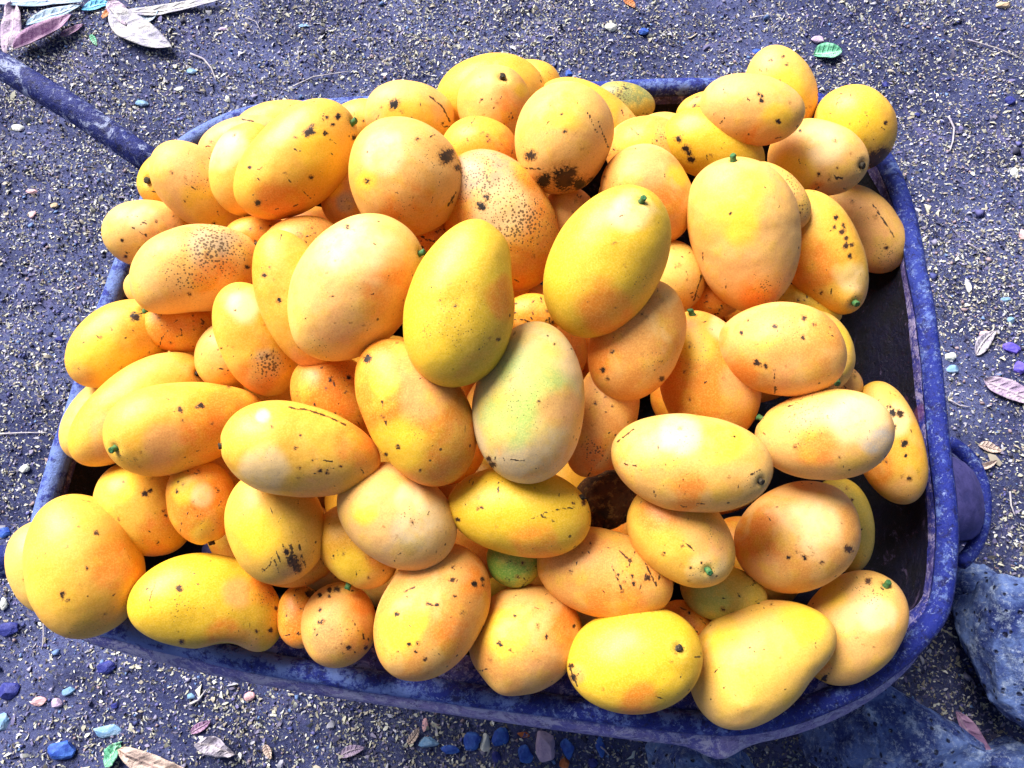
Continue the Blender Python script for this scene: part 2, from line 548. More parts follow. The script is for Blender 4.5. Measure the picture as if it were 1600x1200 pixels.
def tube(path, rad, sides=12, squash=1.0, jit=0.0, seed=1):
    path = np.array(path, float); n = len(path)
    if np.isscalar(rad): rad = np.full(n, rad)
    r = np.random.default_rng(seed)
    T = np.gradient(path, axis=0); T /= np.linalg.norm(T, axis=1)[:, None]
    up = np.array([0, 0, 1.0])
    loops = []
    for i in range(n):
        u = up if abs(T[i] @ up) < 0.95 else np.array([1.0, 0, 0])
        a = np.cross(T[i], u); a /= np.linalg.norm(a)
        b = np.cross(a, T[i])
        th = np.linspace(0, 2 * math.pi, sides, endpoint=False)
        rr = rad[i] * (1 + jit * r.normal(size=sides))
        loops.append(path[i] + np.outer(np.cos(th) * rr, a) + np.outer(np.sin(th) * rr * squash, b))
    V, F = loft(loops)
    m = len(V)
    V = np.vstack([V, path[0], path[-1]])
    k = np.arange(sides)
    e = np.stack([k, np.roll(k, -1), np.full(sides, m), np.full(sides, m)], 1)[:, ::-1]
    l = np.stack([k + (n - 1) * sides, np.roll(k, -1) + (n - 1) * sides, np.full(sides, m + 1), np.full(sides, m + 1)], 1)
    # split degenerate quads to triangles
    Ft = np.concatenate([F[:, [0, 1, 2]], F[:, [0, 2, 3]], e[:, 1:], l[:, :3]])
    return V, Ft

def lerp_path(pts, n=16):
    pts = np.array(pts, float); out = []
    for i in range(len(pts) - 1):
        for k in range(n): out.append(pts[i] + (pts[i + 1] - pts[i]) * k / n)
    out.append(pts[-1]); return np.array(out)

# two handles reaching back to the left, one frame bar each
h1 = lerp_path([at(900, 640, 0.222), at(420, 378, 0.225), at(296, 292, 0.33), at(236, 253, 0.43), at(118, 172, 0.46), at(0, 102, 0.475), at(-330, -105, 0.50)], 8)
V, F = tube(h1, 0.0170, 14, 1.15, 0.012, 4); wpart('handle', V, F, M_HANDLE)
h2 = lerp_path([at(900, 820, 0.222), at(420, 860, 0.225), at(120, 878, 0.33), at(44, 878, 0.43), at(0, 878, 0.45), at(-420, 880, 0.49)], 8)
V, F = tube(h2, 0.0175, 14, 1.15, 0.012, 5); wpart('handle', V, F, M_HANDLE)
for hp in (h1, h2):
    e = hp[-1]; d = hp[-1] - hp[-2]; d /= np.linalg.norm(d)
    V, F = tube([e - d * 0.13, e - d * 0.05, e + d * 0.01], 0.023, 14); wpart('grip', V, F, M_HUB)
# legs
for px, py in ((330, 420), (330, 860)):
    a = at(px, py, 0.30); b = a + np.array([0.03, 0, -0.285])
    V, F = tube(lerp_path([a, b, b + np.array([0.09, 0, 0])], 4), 0.013, 10); wpart('leg', V, F, M_HUB)
# wheel: axle along y, tyre showing past the front end of the tray
def wheel():
    e = at(1517, 792, 0.155)
    R, r = 0.105, 0.046
    C = np.array([e[0] - R - r, e[1], R + r * 0.95])
    nu, nv = 48, 20
    V = []
    for i in range(nu):
        a = 2 * math.pi * i / nu
        for j in range(nv):
            b = 2 * math.pi * j / nv
            rr = R + r * math.copysign(abs(math.cos(b)) ** 0.6, math.cos(b)) * (1.0 + (0.02 if (i % 2) else -0.02) * (abs(math.sin(b)) < 0.75) * (math.cos(b) > 0))
            V.append([C[0] + rr * math.cos(a), C[1] + 1.25 * r * math.sin(b), C[2] + rr * math.sin(a)])
    i = np.arange(nu * nv).reshape(nu, nv)
    F = np.stack([i, np.roll(i, -1, 1), np.roll(np.roll(i, -1, 0), -1, 1), np.roll(i, -1, 0)], -1).reshape(-1, 4)
    bar = catmull([at(x, y, 0.20) for x, y in ((1440, 690), (1482, 692), (1514, 716), (1533, 756), (1537, 800), (1526, 846), (1500, 880), (1450, 900))], 8)[8:-15]
    bV, bF = tube(bar, 0.0098, 12, 1.2, 0.01, 3); wpart('front_bar', bV, bF, M_RIM)
    w = bpy.data.objects.new('wheel', None); col.objects.link(w); w.parent = wb_root
    wpart('tyre', np.array(V), F, M_TYRE, parent=w)
    V, F = tube([C - [0, 0.06, 0], C + [0, 0.06, 0]], R - r * 0.55, 24); wpart('wheel_rim', V, F, M_HUB, parent=w)
    V, F = tube([C - [0, 0.13, 0], C + [0, 0.13, 0]], 0.011, 12); wpart('axle', V, F, M_HUB)
    for s in (-1, 1):
        V, F = tube(lerp_path([C + [0, 0.115 * s, 0], C + [-0.16, 0.14 * s, 0.06], [C[0] - 0.35, C[1] + 0.16 * s, 0.235]], 5), 0.012, 10)
        wpart('frame_arm', V, F, M_HUB)
wheel()

# ------------------------------------------------------------------ mangoes
Y = np.array
PAL = {   # two main skin colours and how much dusty bloom
    'y': ((0.82, 0.39, 0.012), (0.84, 0.52, 0.075), 0.32),
    'b': ((0.80, 0.50, 0.006), (0.74, 0.46, 0.008), 0.08),     # bright lemon yellow
    'o': ((0.78, 0.21, 0.006), (0.80, 0.31, 0.012), 0.25),
    't': ((0.76, 0.30, 0.045), (0.76, 0.38, 0.11), 0.70),     # tan orange
    'p': ((0.80, 0.44, 0.09), (0.80, 0.48, 0.19), 0.75),     # pale peach
    'c': ((0.82, 0.54, 0.10), (0.80, 0.53, 0.19), 0.50),     # cream yellow
    'k': ((0.74, 0.46, 0.010), (0.60, 0.42, 0.012), 0.08),     # olive yellow
    'w': ((0.52, 0.48, 0.17), (0.64, 0.50, 0.25), 0.30),     # whitish, greenish
    'l': ((0.46, 0.41, 0.04), (0.60, 0.46, 0.06), 0.12),     # lime
    'g': ((0.08, 0.34, 0.035), (0.14, 0.42, 0.05), 0.0),
    'd': ((0.03, 0.11, 0.05), (0.50, 0.48, 0.10), 0.0),      # dark green over yellow
}
TINT = {'green': (0.30, 0.48, 0.10), 'orange': (0.80, 0.18, 0.006), 'yellow': (0.88, 0.56, 0.015), 'pink': (0.76, 0.33, 0.11),
        'grey': (0.32, 0.28, 0.22), 'bluegrey': (0.36, 0.42, 0.44), 'olive': (0.56, 0.42, 0.02), 'pale': (0.86, 0.62, 0.32), 'brown': (0.42, 0.22, 0.08), 'dgreen': (0.04, 0.14, 0.06)}
MG = []
def M(x, y, a, b, ang, layer, c, label, taper=0.0, bend=0.0, stem=None, blots=(), scr=(), speck=(), tint=(), bumps=(), dz=0.0, deep=None):
    MG.append(dict(x=x, y=y, a=a, b=b, ang=ang, layer=layer, c=c, label=label, taper=taper, bend=bend, stem=stem, blots=blots,
                   scr=scr, speck=speck, tint=tint, bumps=bumps, dz=dz, deep=deep))

# --- far side of the heap
M(826, 142, 52, 47, 0, 0, 'y', 'yellow mango peeping out behind the large yellow one on the far rim', speck=[(860, 120, 15, .3)])
M(768, 152, 86, 64, 4, 1, 'y', 'large plain yellow mango forming the far crest of the heap', tint=[(760, 110, 40, 'yellow')])
M(976, 160, 47, 30, -16, 0, 'd', 'dark green and yellow speckled mango lying against the far rim', speck=[(965, 148, 30, .8)], tint=[(1010, 160, 20, 'dgreen'), (985, 140, 24, 'dgreen'), (960, 142, 16, 'dgreen')])
M(925, 184, 92, 46, -28, 1, 'y', 'slim yellow mango pointing down right, directly in front of the green speckled one', taper=.15, tint=[(980, 185, 20, 'pink')])
M(1040, 208, 46, 32, -5, 1, 'p', 'mostly hidden pale mango in a gap right of the slim yellow one, far side')
M(1096, 172, 40, 27, 20, 1, 'y', 'small yellow mango half under the pale one beside the bare far corner of the tray', scr=[(1085, 175, 1097, 166)])
M(565, 197, 50, 40, 15, 1, 'y', 'yellow mango squeezed behind the pale one with a black round scar, near the far rim')
M(640, 184, 70, 55, -4, 2, 'p', 'pale mango with a round black scar and a long curved crack', blots=[(616, 163, 8)], scr=[(671, 150, 692, 168), (692, 168, 703, 190)], tint=[(640, 195, 40, 'yellow')])
M(772, 168, 62, 58, 95, 2, 'p', 'mango with a stubby black stem on top, in front of the far crest', stem=(785, 121, 'd'), tint=[(800, 200, 40, 'orange'), (815, 142, 10, 'yellow')])
M(751, 241, 62, 55, -20, 3, 'y', 'smooth yellow orange mango tucked below the black stemmed one', tint=[(800, 225, 30, 'orange')])
M(880, 217, 85, 76, 75, 5, 'p', 'roundish pale mango with a stem scar and big black rot patches underneath', taper=-.05,
  blots=[(829, 243, 9), (850, 283, 12), (882, 280, 20), (905, 288, 12), (893, 270, 9), (925, 285, 8)], scr=[(812, 262, 850, 264), (935, 190, 950, 230), (918, 175, 936, 215)], tint=[(875, 170, 30, 'yellow')])
M(1218, 141, 68, 53, -70, 3, 'c', 'pale yellow mango standing upright at the far right, topmost against the soil', tint=[(1230, 140, 40, 'yellow')], dz=.04)
M(1174, 172, 80, 54, -14, 5, 'p', 'whitish peach mango with tiny brown dots lying across the far right corner', taper=.05, blots=[(1190, 158, 3.5), (1190, 150, 2.5), (1216, 190, 4)],
  tint=[(1215, 185, 28, 'yellow'), (1190, 215, 30, 'orange')])
M(1335, 200, 68, 57, -62, 2, 'y', 'yellow mango with a blackened lower tip at the outer right corner', blots=[(1368, 252, 20), (1382, 242, 12), (1384, 192, 3)], tint=[(1330, 190, 40, 'yellow')], dz=.085)
M(1277, 248, 76, 58, -20, 4, 'p', 'peach mango with a brown stem nub on its right end and small scratches', stem=(1347, 258, 'd'), scr=[(1303, 274, 1308, 280), (1308, 276, 1316, 279), (1274, 296, 1280, 292)],
  tint=[(1245, 270, 40, 'yellow'), (1290, 230, 40, 'pale'), (1280, 300, 22, 'orange')], taper=.08)
M(1115, 230, 82, 52, -25, 4, 'b', 'bright yellow mango with dark ragged scratches on its left flank', blots=[(1060, 218, 5), (1072, 232, 6), (1080, 250, 6), (1077, 240, 4)], tint=[(1060, 190, 25, 'olive')], speck=[(1115, 190, 20, .3)])
# --- upper left
M(445, 202, 76, 44, 8, 1, 'c', 'cream mango just inside the far left stretch of rim, behind two others', scr=[(440, 178, 450, 172)])
M(388, 226, 76, 42, 14, 2, 'p', 'pale mango second from the far left rim, showing only its upper back', scr=[(378, 186, 396, 190)], tint=[(400, 230, 30, 'yellow')])
M(258, 283, 44, 38, 60, 1, 'y', 'small mango with a black stem nub at the far left end of the heap', stem=(231, 282, 'd'), tint=[(225, 275, 20, 'yellow')])
M(235, 364, 68, 52, 8, 1, 'c', 'peach yellow mango hanging just over the left rim, below the small one with black nub', tint=[(250, 370, 40, 'pink'), (220, 340, 20, 'pale')], blots=[(191, 375, 2.5), (196, 401, 3)])
M(310, 292, 80, 55, -42, 2, 'p', 'peach mango with a band of fine brown dots, near the handle', speck=[(315, 275, 35, .45)], tint=[(320, 325, 30, 'yellow')], scr=[(290, 287, 308, 297)])
M(388, 266, 72, 57, 75, 3, 'y', 'smooth yellow mango half covered by the larger one with a green stem at upper left', tint=[(350, 240, 30, 'pale')])
M(463, 252, 112, 70, 45, 4, 'y', 'large yellow mango with round brown pock marks and a green stem at its upper right', stem=(551, 192, 'g'), taper=-.04,
  blots=[(483, 206, 9), (508, 208, 4), (520, 195, 3), (486, 277, 4), (403, 317, 4.5), (390, 262, 3), (553, 215, 4), (528, 182, 5)], tint=[(440, 320, 45, 'orange'), (500, 240, 40, 'yellow')])
M(405, 372, 52, 36, 5, 2, 'o', 'orange mango wedged behind the grey speckled one on the left')
M(474, 395, 68, 56, 20, 3, 't', 'mango with pinkish brown top showing above the large cream one', scr=[(465, 377, 480, 369), (480, 369, 494, 364)], speck=[(490, 350, 30, .35)])
M(546, 304, 53, 43, 75, 3, 't', 'mango with a scuffed grey tan patch, left of the large round scarred one', tint=[(540, 318, 18, 'grey'), (515, 290, 20, 'yellow')], speck=[(540, 318, 14, .3)])
M(632, 276, 93, 89, -60, 5, 'p', 'big round mango with a dark torn stem scar at upper right', blots=[(697, 245, 11), (704, 238, 6), (574, 283, 5), (715, 262, 5)],
  tint=[(572, 283, 16, 'yellow'), (640, 330, 40, 'orange'), (600, 240, 30, 'pale')], speck=[(680, 240, 50, .3), (620, 310, 40, .22)], scr=[(672, 213, 679, 211), (713, 300, 700, 322)])
M(780, 346, 116, 82, -58, 4, 'o', 'orange mango freckled with many black dots across its upper side', speck=[(750, 280, 58, .75), (815, 345, 52, 1.0), (790, 300, 60, .5)], blots=[(752, 322, 8), (760, 308, 5)], tint=[(760, 270, 50, 'grey'), (790, 330, 55, 'pale')])
M(885, 345, 52, 44, 70, 2, 't', 'dull tan mango deep in the gap behind the two olive yellow ones')
M(680, 372, 48, 42, 0, 1, 'o', 'deep orange mango shaded in the gap beside the green stem of the cream one')
M(1012, 240, 66, 56, -20, 3, 't', 'mango with a dusty brown speckled shoulder, behind the orange one at upper centre', speck=[(1025, 215, 28, .5)], tint=[(990, 215, 30, 'yellow')])
M(1012, 306, 82, 68, -62, 5, 't', 'tan orange mango leaning against the olive one with a green stem', tint=[(1040, 330, 40, 'orange'), (1010, 260, 30, 'pink'), (1060, 275, 20, 'yellow')])
# --- left flank
M(238, 452, 32, 42, 90, 3, 'c', 'sliver of a whitish mango at the left edge behind the grey speckled one')
M(312, 423, 99, 70, 14, 4, 'p', 'peach mango with a big grey cap of dots and a black stem', stem=(401, 383, 'd'), bumps=[(232, 470, 10, 40), (300, 498, -7, 40)],
  speck=[(330, 385, 58, 1.0), (290, 430, 38, .7)], tint=[(330, 385, 40, 'grey'), (350, 440, 50, 'orange')], blots=[(386, 417, 3.5)], bend=-.06)
M(283, 510, 58, 42, -2, 3, 'o', 'smooth orange mango half under the grey speckled one')
M(299, 566, 36, 26, -10, 1, 'y', 'small yellow piece of mango glimpsed between the left hand fruits')
M(187, 538, 84, 60, 36, 3, 'y', 'glossy yellow mango with a split brown wound and a green stub near the left wall', stem=(228, 486, 'g'), blots=[(211, 495, 8)], scr=[(200, 498, 214, 492), (214, 492, 226, 488)],
  tint=[(212, 490, 22, 'olive'), (170, 560, 40, 'yellow')])
M(168, 645, 84, 50, 52, 2, 'c', 'outermost cream mango on the left, its back showing beside the left wall')
M(216, 637, 117, 60, 40, 4, 'y', 'long yellow mango with a withered brown stem at its upper right end', stem=(309, 583, 'd'), taper=-.02, tint=[(170, 690, 35, 'pink')], blots=[(167, 670, 2.5)])
M(290, 664, 117, 72, 12, 5, 'y', 'yellow mango with a bright green stem at its left end and two brown pits', stem=(181, 701, 'g'), taper=.22, bumps=[(395, 628, 6, 30)],
  blots=[(281, 640, 5), (314, 634, 5), (309, 637, 3)], tint=[(250, 700, 40, 'pink'), (350, 640, 40, 'orange'), (330, 690, 40, 'orange')])
M(355, 556, 54, 48, 60, 3, 'p', 'pale orange mango partly behind the yellow one with a grey scab')
M(400, 530, 93, 58, -68, 4, 'y', 'yellow orange mango with a grey rough scab near its lower end', speck=[(420, 572, 26, .95)], tint=[(420, 570, 22, 'grey'), (380, 480, 30, 'pale'), (400, 600, 30, 'orange')])
M(466, 468, 114, 62, -68, 5, 'y', 'long mango leaning behind the large cream one on its left side', blots=[(413, 430, 4), (436, 469, 4)], tint=[(480, 560, 30, 'pink')])
M(556, 450, 124, 92, 55, 6, 'c', 'large cream mango with a squared green stem on its right shoulder', stem=(656, 397, 'g'), bumps=[(470, 540, 6, 40)], taper=-.03,
  tint=[(610, 460, 45, 'orange'), (520, 500, 50, 'pink'), (560, 380, 50, 'pale')], speck=[(500, 540, 30, .35), (560, 455, 20, .25)], blots=[(543, 354, 3)])
M(722, 474, 132, 87, 78, 7, 'k', 'olive yellow pear shaped mango in the middle of the heap', taper=.17, bumps=[(795, 375, 4, 24), (812, 440, -5, 34)],
  tint=[(790, 470, 26, 'orange'), (680, 560, 40, 'yellow')], speck=[(710, 500, 60, .30)], blots=[(779, 530, 3.5), (765, 530, 2.5)])
M(948, 410, 125, 86, 60, 7, 'k', 'olive yellow mango with a clean green stem, right of the pear shaped one', stem=(1003, 316, 'g'), taper=.0,
  tint=[(950, 490, 50, 'orange'), (985, 330, 40, 'pale')], speck=[(995, 440, 30, .3)])
M(832, 492, 44, 34, 0, 1, 'o', 'shadowed orange mango at the bottom of the gap between the two olive ones')
# --- upper right body
M(1050, 432, 58, 50, -70, 3, 'c', 'creamy mango half hidden to the right of the olive one with a green stem', scr=[(1096, 430, 1084, 470)])
M(1115, 466, 42, 32, 0, 2, 'o', 'dim brown orange mango in the dark gap below the big peach one')
M(1213, 306, 64, 38, -50, 5, 'p', 'mango with a pimpled, dark dotted tip showing behind the big peach one', speck=[(1230, 290, 35, .6), (1252, 325, 16, .6)], scr=[(1231, 300, 1233, 312)], tint=[(1250, 325, 18, 'brown')])
M(1284, 396, 104, 60, -66, 4, 'y', 'yellow mango with black dots down its right side and a green stem at the tip', stem=(1332, 470, 'g'), bumps=[(1325, 468, 8, 20)],
  blots=[(1306, 340, 3.5), (1316, 362, 5), (1322, 372, 3.5), (1322, 385, 5), (1304, 355, 3), (1328, 400, 3.5), (1331, 382, 3), (1318, 352, 3)], tint=[(1260, 420, 45, 'orange'), (1330, 440, 22, 'pale')])
M(1350, 357, 80, 49, -55, 2, 'p', 'pinkish mango with one long black slit, resting against the right wall', scr=[(1364, 320, 1376, 337), (1376, 337, 1397, 370)], speck=[(1385, 400, 30, .4)], tint=[(1350, 340, 40, 'pink'), (1380, 410, 30, 'pink')])
M(1162, 367, 121, 85, -79, 6, 'p', 'big smooth peach mango with a small green stem at its top', stem=(1146, 250, 'g'), taper=.10, tint=[(1150, 310, 50, 'yellow'), (1160, 350, 30, 'yellow'), (1190, 470, 35, 'orange')], speck=[(1195, 455, 35, .35)])
M(1250, 482, 62, 36, -12, 3, 'b', 'thin strip of a bright yellow mango above the tan one with a short slit')
M(1276, 550, 66, 54, -75, 4, 'c', 'pale lemon mango with a small green stem, poking out from under the tan one', stem=(1307, 592, 'g'), tint=[(1310, 530, 30, 'yellow')], bumps=[(1306, 588, 5, 14)])
M(1316, 600, 30, 30, 0, 2, 't', 'small brown orange end of a mango beside the empty right part of the tray')
M(1218, 547, 99, 74, -8, 6, 't', 'tan mango with scattered pits and a short vertical slit', taper=-.08, scr=[(1210, 576, 1211, 616)], blots=[(1254, 528, 4), (1211, 510, 4), (1183, 567, 5), (1196, 572, 4), (1158, 520, 3), (1272, 507, 3), (1256, 497, 4)],
  speck=[(1220, 505, 50, .32)], tint=[(1240, 600, 40, 'pink'), (1160, 590, 30, 'orange')])
M(995, 531, 99, 70, 68, 6, 't', 'tan orange mango leaning below the olive one with a green stem', blots=[(942, 578, 4), (949, 592, 3), (957, 549, 3), (1034, 592, 4), (1003, 450, 3)], tint=[(940, 560, 35, 'orange')], speck=[(1020, 560, 30, .25)])
M(1104, 590, 106, 76, -76, 5, 'o', 'three toned mango, orange at left, yellow middle, pink right, with a pale stem', stem=(1083, 490, 'g'), tint=[(1040, 590, 35, 'orange'), (1090, 540, 35, 'yellow'), (1155, 600, 38, 'pink'), (1130, 510, 25, 'pale')],
  speck=[(1090, 550, 50, .28)], taper=-.08)
M(1078, 722, 124, 77, -6, 7, 'p', 'large pale mango covered with dry white scratches, stem end at right', stem=(1189, 752, 'd'), taper=-.03, speck=[(1080, 700, 70, .22)],
  tint=[(1080, 780, 36, 'orange'), (1130, 690, 35, 'yellow'), (1000, 710, 40, 'pink'), (1185, 748, 16, 'grey'), (1060, 670, 30, 'pale')], scr=[(976, 725, 995, 728), (1028, 697, 1029, 706), (1173, 742, 1188, 734), (1022, 768, 1024, 778), (965, 690, 990, 670), (1060, 760, 1072, 742)])
M(1286, 679, 103, 71, 8, 7, 'p', 'pale mango with a blue grey right end and a row of black dots on top', stem=(1190, 652, 'g'), tint=[(1375, 690, 26, 'bluegrey'), (1340, 650, 40, 'pale'), (1270, 705, 35, 'orange')],
  speck=[(1260, 645, 45, .55)], scr=[(1244, 688, 1248, 694), (1206, 634, 1240, 616)], blots=[(1243, 698, 3)])
M(1388, 691, 98, 51, -76, 4, 'y', 'slim mango with three black holes, rightmost in the heap', blots=[(1395, 645, 6), (1406, 646, 6), (1396, 669, 5), (1413, 693, 6), (1415, 712, 2.5), (1421, 748, 3.5)], bend=.08,
  tint=[(1400, 660, 26, 'pale'), (1370, 730, 25, 'orange'), (1415, 770, 24, 'pink')], taper=-.04, dz=.035)
# --- middle
M(940, 652, 96, 52, 72, 4, 't', 'brown orange mango in shade, freckled at its lower end, right of the whitish green one', speck=[(930, 705, 24, .8)], tint=[(930, 720, 30, 'orange')])
M(828, 628, 128, 87, 84, 6, 'w', 'whitish mango with a dusty green flush, in the centre of the heap', tint=[(830, 590, 60, 'green'), (805, 650, 50, 'green'), (880, 700, 40, 'pale'), (900, 560, 30, 'pale'), (880, 640, 30, 'pink')],
  blots=[(768, 727, 7), (764, 717, 4)], scr=[(886, 547, 906, 541), (798, 718, 828, 719)], speck=[(810, 620, 60, .28)])
M(649, 643, 124, 80, -60, 6, 'o', 'orange mango with an oval black spot at its upper left tip', blots=[(574, 560, 7), (622, 698, 4), (603, 710, 2.5)], tint=[(620, 700, 45, 'yellow'), (670, 610, 50, 't' if False else 'pink'), (600, 600, 25, 'yellow')],
  scr=[(597, 625, 598, 640), (600, 652, 605, 668)], taper=-.05, speck=[(650, 660, 40, .2)])
M(530, 620, 80, 62, -32, 4, 'o', 'dark orange mango in the hollow left of the one with an oval black spot', blots=[(516, 594, 3), (545, 590, 3), (540, 613, 2.5)], speck=[(540, 590, 28, .35)])
M(472, 704, 121, 75, -12, 7, 'y', 'yellow mango with a long thin black crack along its top, dark stem at left', stem=(345, 697, 'd'), taper=.16, scr=[(452, 637, 480, 640), (480, 640, 515, 652), (515, 652, 540, 664), (482, 718, 520, 721), (490, 740, 525, 730)],
  tint=[(410, 735, 40, 'pale'), (500, 770, 40, 'pink'), (560, 700, 30, 'orange'), (410, 650, 12, 'bluegrey')], blots=[(500, 735, 4), (511, 739, 3), (532, 729, 3)])
# --- lower left
M(74, 886, 74, 54, -72, 4, 'c', 'cream mango sticking out over the near left rim corner behind the large one', blots=[(40, 905, 3.5), (66, 938, 5)], dz=.025)
M(132, 882, 112, 84, -78, 6, 'y', 'large plain yellow mango resting on the near left corner of the rim', blots=[(151, 833, 4), (136, 887, 3), (97, 929, 5)], bumps=[(195, 905, 7, 40), (212, 850, -4, 30)], dz=.01, tint=[(180, 880, 40, 'orange')])
M(226, 796, 82, 62, -50, 4, 'y', 'orange yellow mango with a black nick, between the near left corner and the left wall', blots=[(227, 771, 5), (236, 766, 2.5), (205, 731, 4)], tint=[(250, 830, 35, 'orange'), (190, 760, 25, 'yellow')])
M(315, 784, 66, 52, -80, 5, 'o', 'small orange mango with a brown stem hanging below the green stemmed yellow one', stem=(330, 848, 'd'), tint=[(285, 765, 25, 'yellow'), (315, 775, 18, 'pale'), (325, 835, 22, 'yellow')])
M(452, 860, 76, 54, -12, 3, 'o', 'orange mango showing as a crescent under the one with black brush marks')
M(431, 822, 90, 74, -72, 5, 'y', 'yellow mango with a patch of black brush like streaks at its lower right', scr=[(430, 860, 440, 880), (440, 850, 450, 880), (447, 845, 462, 890), (455, 850, 468, 893), (465, 845, 477, 885), (428, 875, 436, 895), (470, 870, 476, 880), (452, 870, 462, 896)],
  blots=[(459, 878, 9), (466, 888, 7), (448, 862, 5)], tint=[(450, 880, 26, 'brown'), (410, 830, 40, 'yellow')])
M(560, 852, 72, 58, -48, 4, 'y', 'yellow orange mango hanging stem down with a bright green stem near the near wall', stem=(544, 916, 'g'), tint=[(550, 890, 34, 'yellow'), (600, 870, 30, 'orange')])
M(622, 805, 100, 74, -36, 5, 'p', 'dull peach grey mango right of the black streaked one', tint=[(650, 830, 50, 'grey'), (660, 820, 50, 'pale'), (570, 800, 24, 'yellow'), (640, 780, 30, 'pale')], speck=[(640, 805, 22, .35)])
M(811, 799, 113, 70, -8, 5, 'b', 'bright yellow mango with a dark blue green stem scar and curved hairline scratches', stem=(910, 776, 'd'), scr=[(822, 815, 850, 802), (850, 802, 875, 795), (875, 795, 900, 793), (848, 808, 866, 814), (778, 748, 779, 780)],
  blots=[(912, 786, 4), (715, 812, 4), (753, 793, 3)], tint=[(840, 850, 40, 'orange')], taper=.0)
M(803, 876, 44, 40, -20, 2, 'g', 'unripe green mango tucked under the bright yellow one')
M(943, 895, 109, 68, -14, 4, 't', 'tan orange mango with crossed brown scratches on its right half', scr=[(968, 860, 985, 878), (985, 878, 992, 862), (955, 880, 972, 924), (965, 900, 988, 878), (1008, 880, 1025, 915), (1025, 915, 1032, 898), (1010, 895, 1000, 920)],
  blots=[(1012, 903, 5), (988, 900, 3), (975, 910, 2.5), (990, 912, 3)], tint=[(930, 940, 25, 'orange'), (990, 940, 22, 'orange')])
M(1064, 836, 92, 70, -42, 5, 'y', 'yellow mango with a bruised nose and grey green stem at its lower end', stem=(1105, 891, 'g'), tint=[(1110, 880, 34, 'pale'), (1090, 850, 24, 'yellow'), (1020, 800, 30, 'orange'), (1110, 850, 40, 'pink')], speck=[(1110, 830, 30, .3)],
  scr=[(1068, 845, 1085, 860)])
M(1130, 926, 66, 44, -10, 3, 'l', 'greenish yellow mango in the gap under the bruised nosed one', tint=[(1140, 905, 20, 'olive'), (1105, 930, 25, 'green')], blots=[(1122, 905, 6)])
M(1074, 972, 42, 30, -30, 2, 'o', 'small orange mango glimpsed right above the lemon yellow one at the near rim')
M(1316, 820, 74, 47, -80, 3, 'l', 'slim greenish mango behind the pink cheeked one, by the empty right part of the tray')
M(1245, 839, 98, 82, 36, 6, 't', 'peach mango with a pink orange cheek and a small black nick on its right edge', tint=[(1180, 850, 40, 'orange'), (1190, 900, 35, 'pink'), (1280, 820, 50, 'pale')], blots=[(1326, 858, 7), (1257, 871, 4), (1232, 871, 3.5), (1284, 879, 3)],
  scr=[(1198, 805, 1204, 815)])
# --- near row
M(469, 962, 48, 36, 92, 3, 'o', 'shaded orange mango standing behind the small round one', blots=[(485, 927, 7)])
M(328, 945, 117, 74, -16, 5, 'b', 'kidney shaped yellow mango lying along the near rim', bend=-.22, taper=.06, bumps=[(352, 1018, -17, 30), (408, 1010, 9, 32)], scr=[(243, 905, 238, 922), (238, 922, 231, 943)], tint=[(370, 925, 30, 'pink'), (410, 920, 30, 'orange'), (380, 1010, 26, 'pink'), (350, 990, 30, 'orange')],
  blots=[(280, 919, 6), (284, 1003, 4), (423, 985, 4), (431, 950, 3)], speck=[(285, 940, 34, .35), (420, 935, 26, .4)])
M(531, 976, 64, 58, 95, 4, 't', 'small round brown peach mango with black marks, below the hanging green stem', scr=[(550, 968, 560, 985), (567, 985, 568, 998)], blots=[(545, 1012, 4), (515, 922, 4), (500, 930, 4), (527, 921, 5), (572, 1012, 3)], tint=[(565, 940, 24, 'orange'), (510, 1000, 30, 'brown')],
  speck=[(530, 990, 40, .3)])
M(676, 955, 110, 82, 58, 5, 't', 'tan orange mango with yellow patches and rows of small black ticks, on the near rim', blots=[(741, 913, 5), (754, 905, 3), (669, 944, 3), (683, 945, 3), (707, 906, 4), (620, 960, 4), (670, 883, 4), (639, 1007, 3), (664, 1030, 3), (650, 1018, 2.5)],
  tint=[(635, 985, 30, 'yellow'), (650, 970, 24, 'yellow'), (735, 900, 32, 'orange'), (700, 985, 34, 'orange')], scr=[(631, 925, 648, 917), (670, 945, 686, 945)], taper=-.03)
M(820, 997, 90, 80, 28, 4, 't', 'tan mango with a pointed nose down against the near rim', bumps=[(785, 1080, 5, 20), (740, 1060, -3, 24)], tint=[(890, 980, 34, 'orange'), (850, 1060, 32, 'pink'), (785, 985, 40, 'yellow')],
  blots=[(781, 1006, 4.5), (854, 995, 4), (798, 1016, 2.5), (897, 978, 2.5)], taper=.0)
M(990, 1030, 106, 80, 12, 6, 'b', 'glossy lemon yellow mango with a black stem button and a brown star scar', stem=(1061, 1015, 'd'), blots=[(896, 1058, 5), (892, 1040, 4)], scr=[(889, 1040, 902, 1072), (895, 1060, 907, 1050), (1086, 1027, 1094, 1026)],
  tint=[(1000, 1095, 34, 'orange'), (1050, 1070, 26, 'yellow'), (900, 1055, 14, 'brown')])
M(1330, 981, 98, 70, 56, 4, 'p', 'peach mango with a dark green stem and a black slit low down, near right', stem=(1385, 916, 'g'), scr=[(1283, 1062, 1298, 1050), (1280, 1066, 1290, 1058)], blots=[(1288, 1060, 5), (1357, 908, 5)], speck=[(1360, 930, 30, .4)],
  tint=[(1300, 920, 26, 'yellow'), (1370, 960, 30, 'pale'), (1280, 1040, 26, 'orange')], dz=.035)
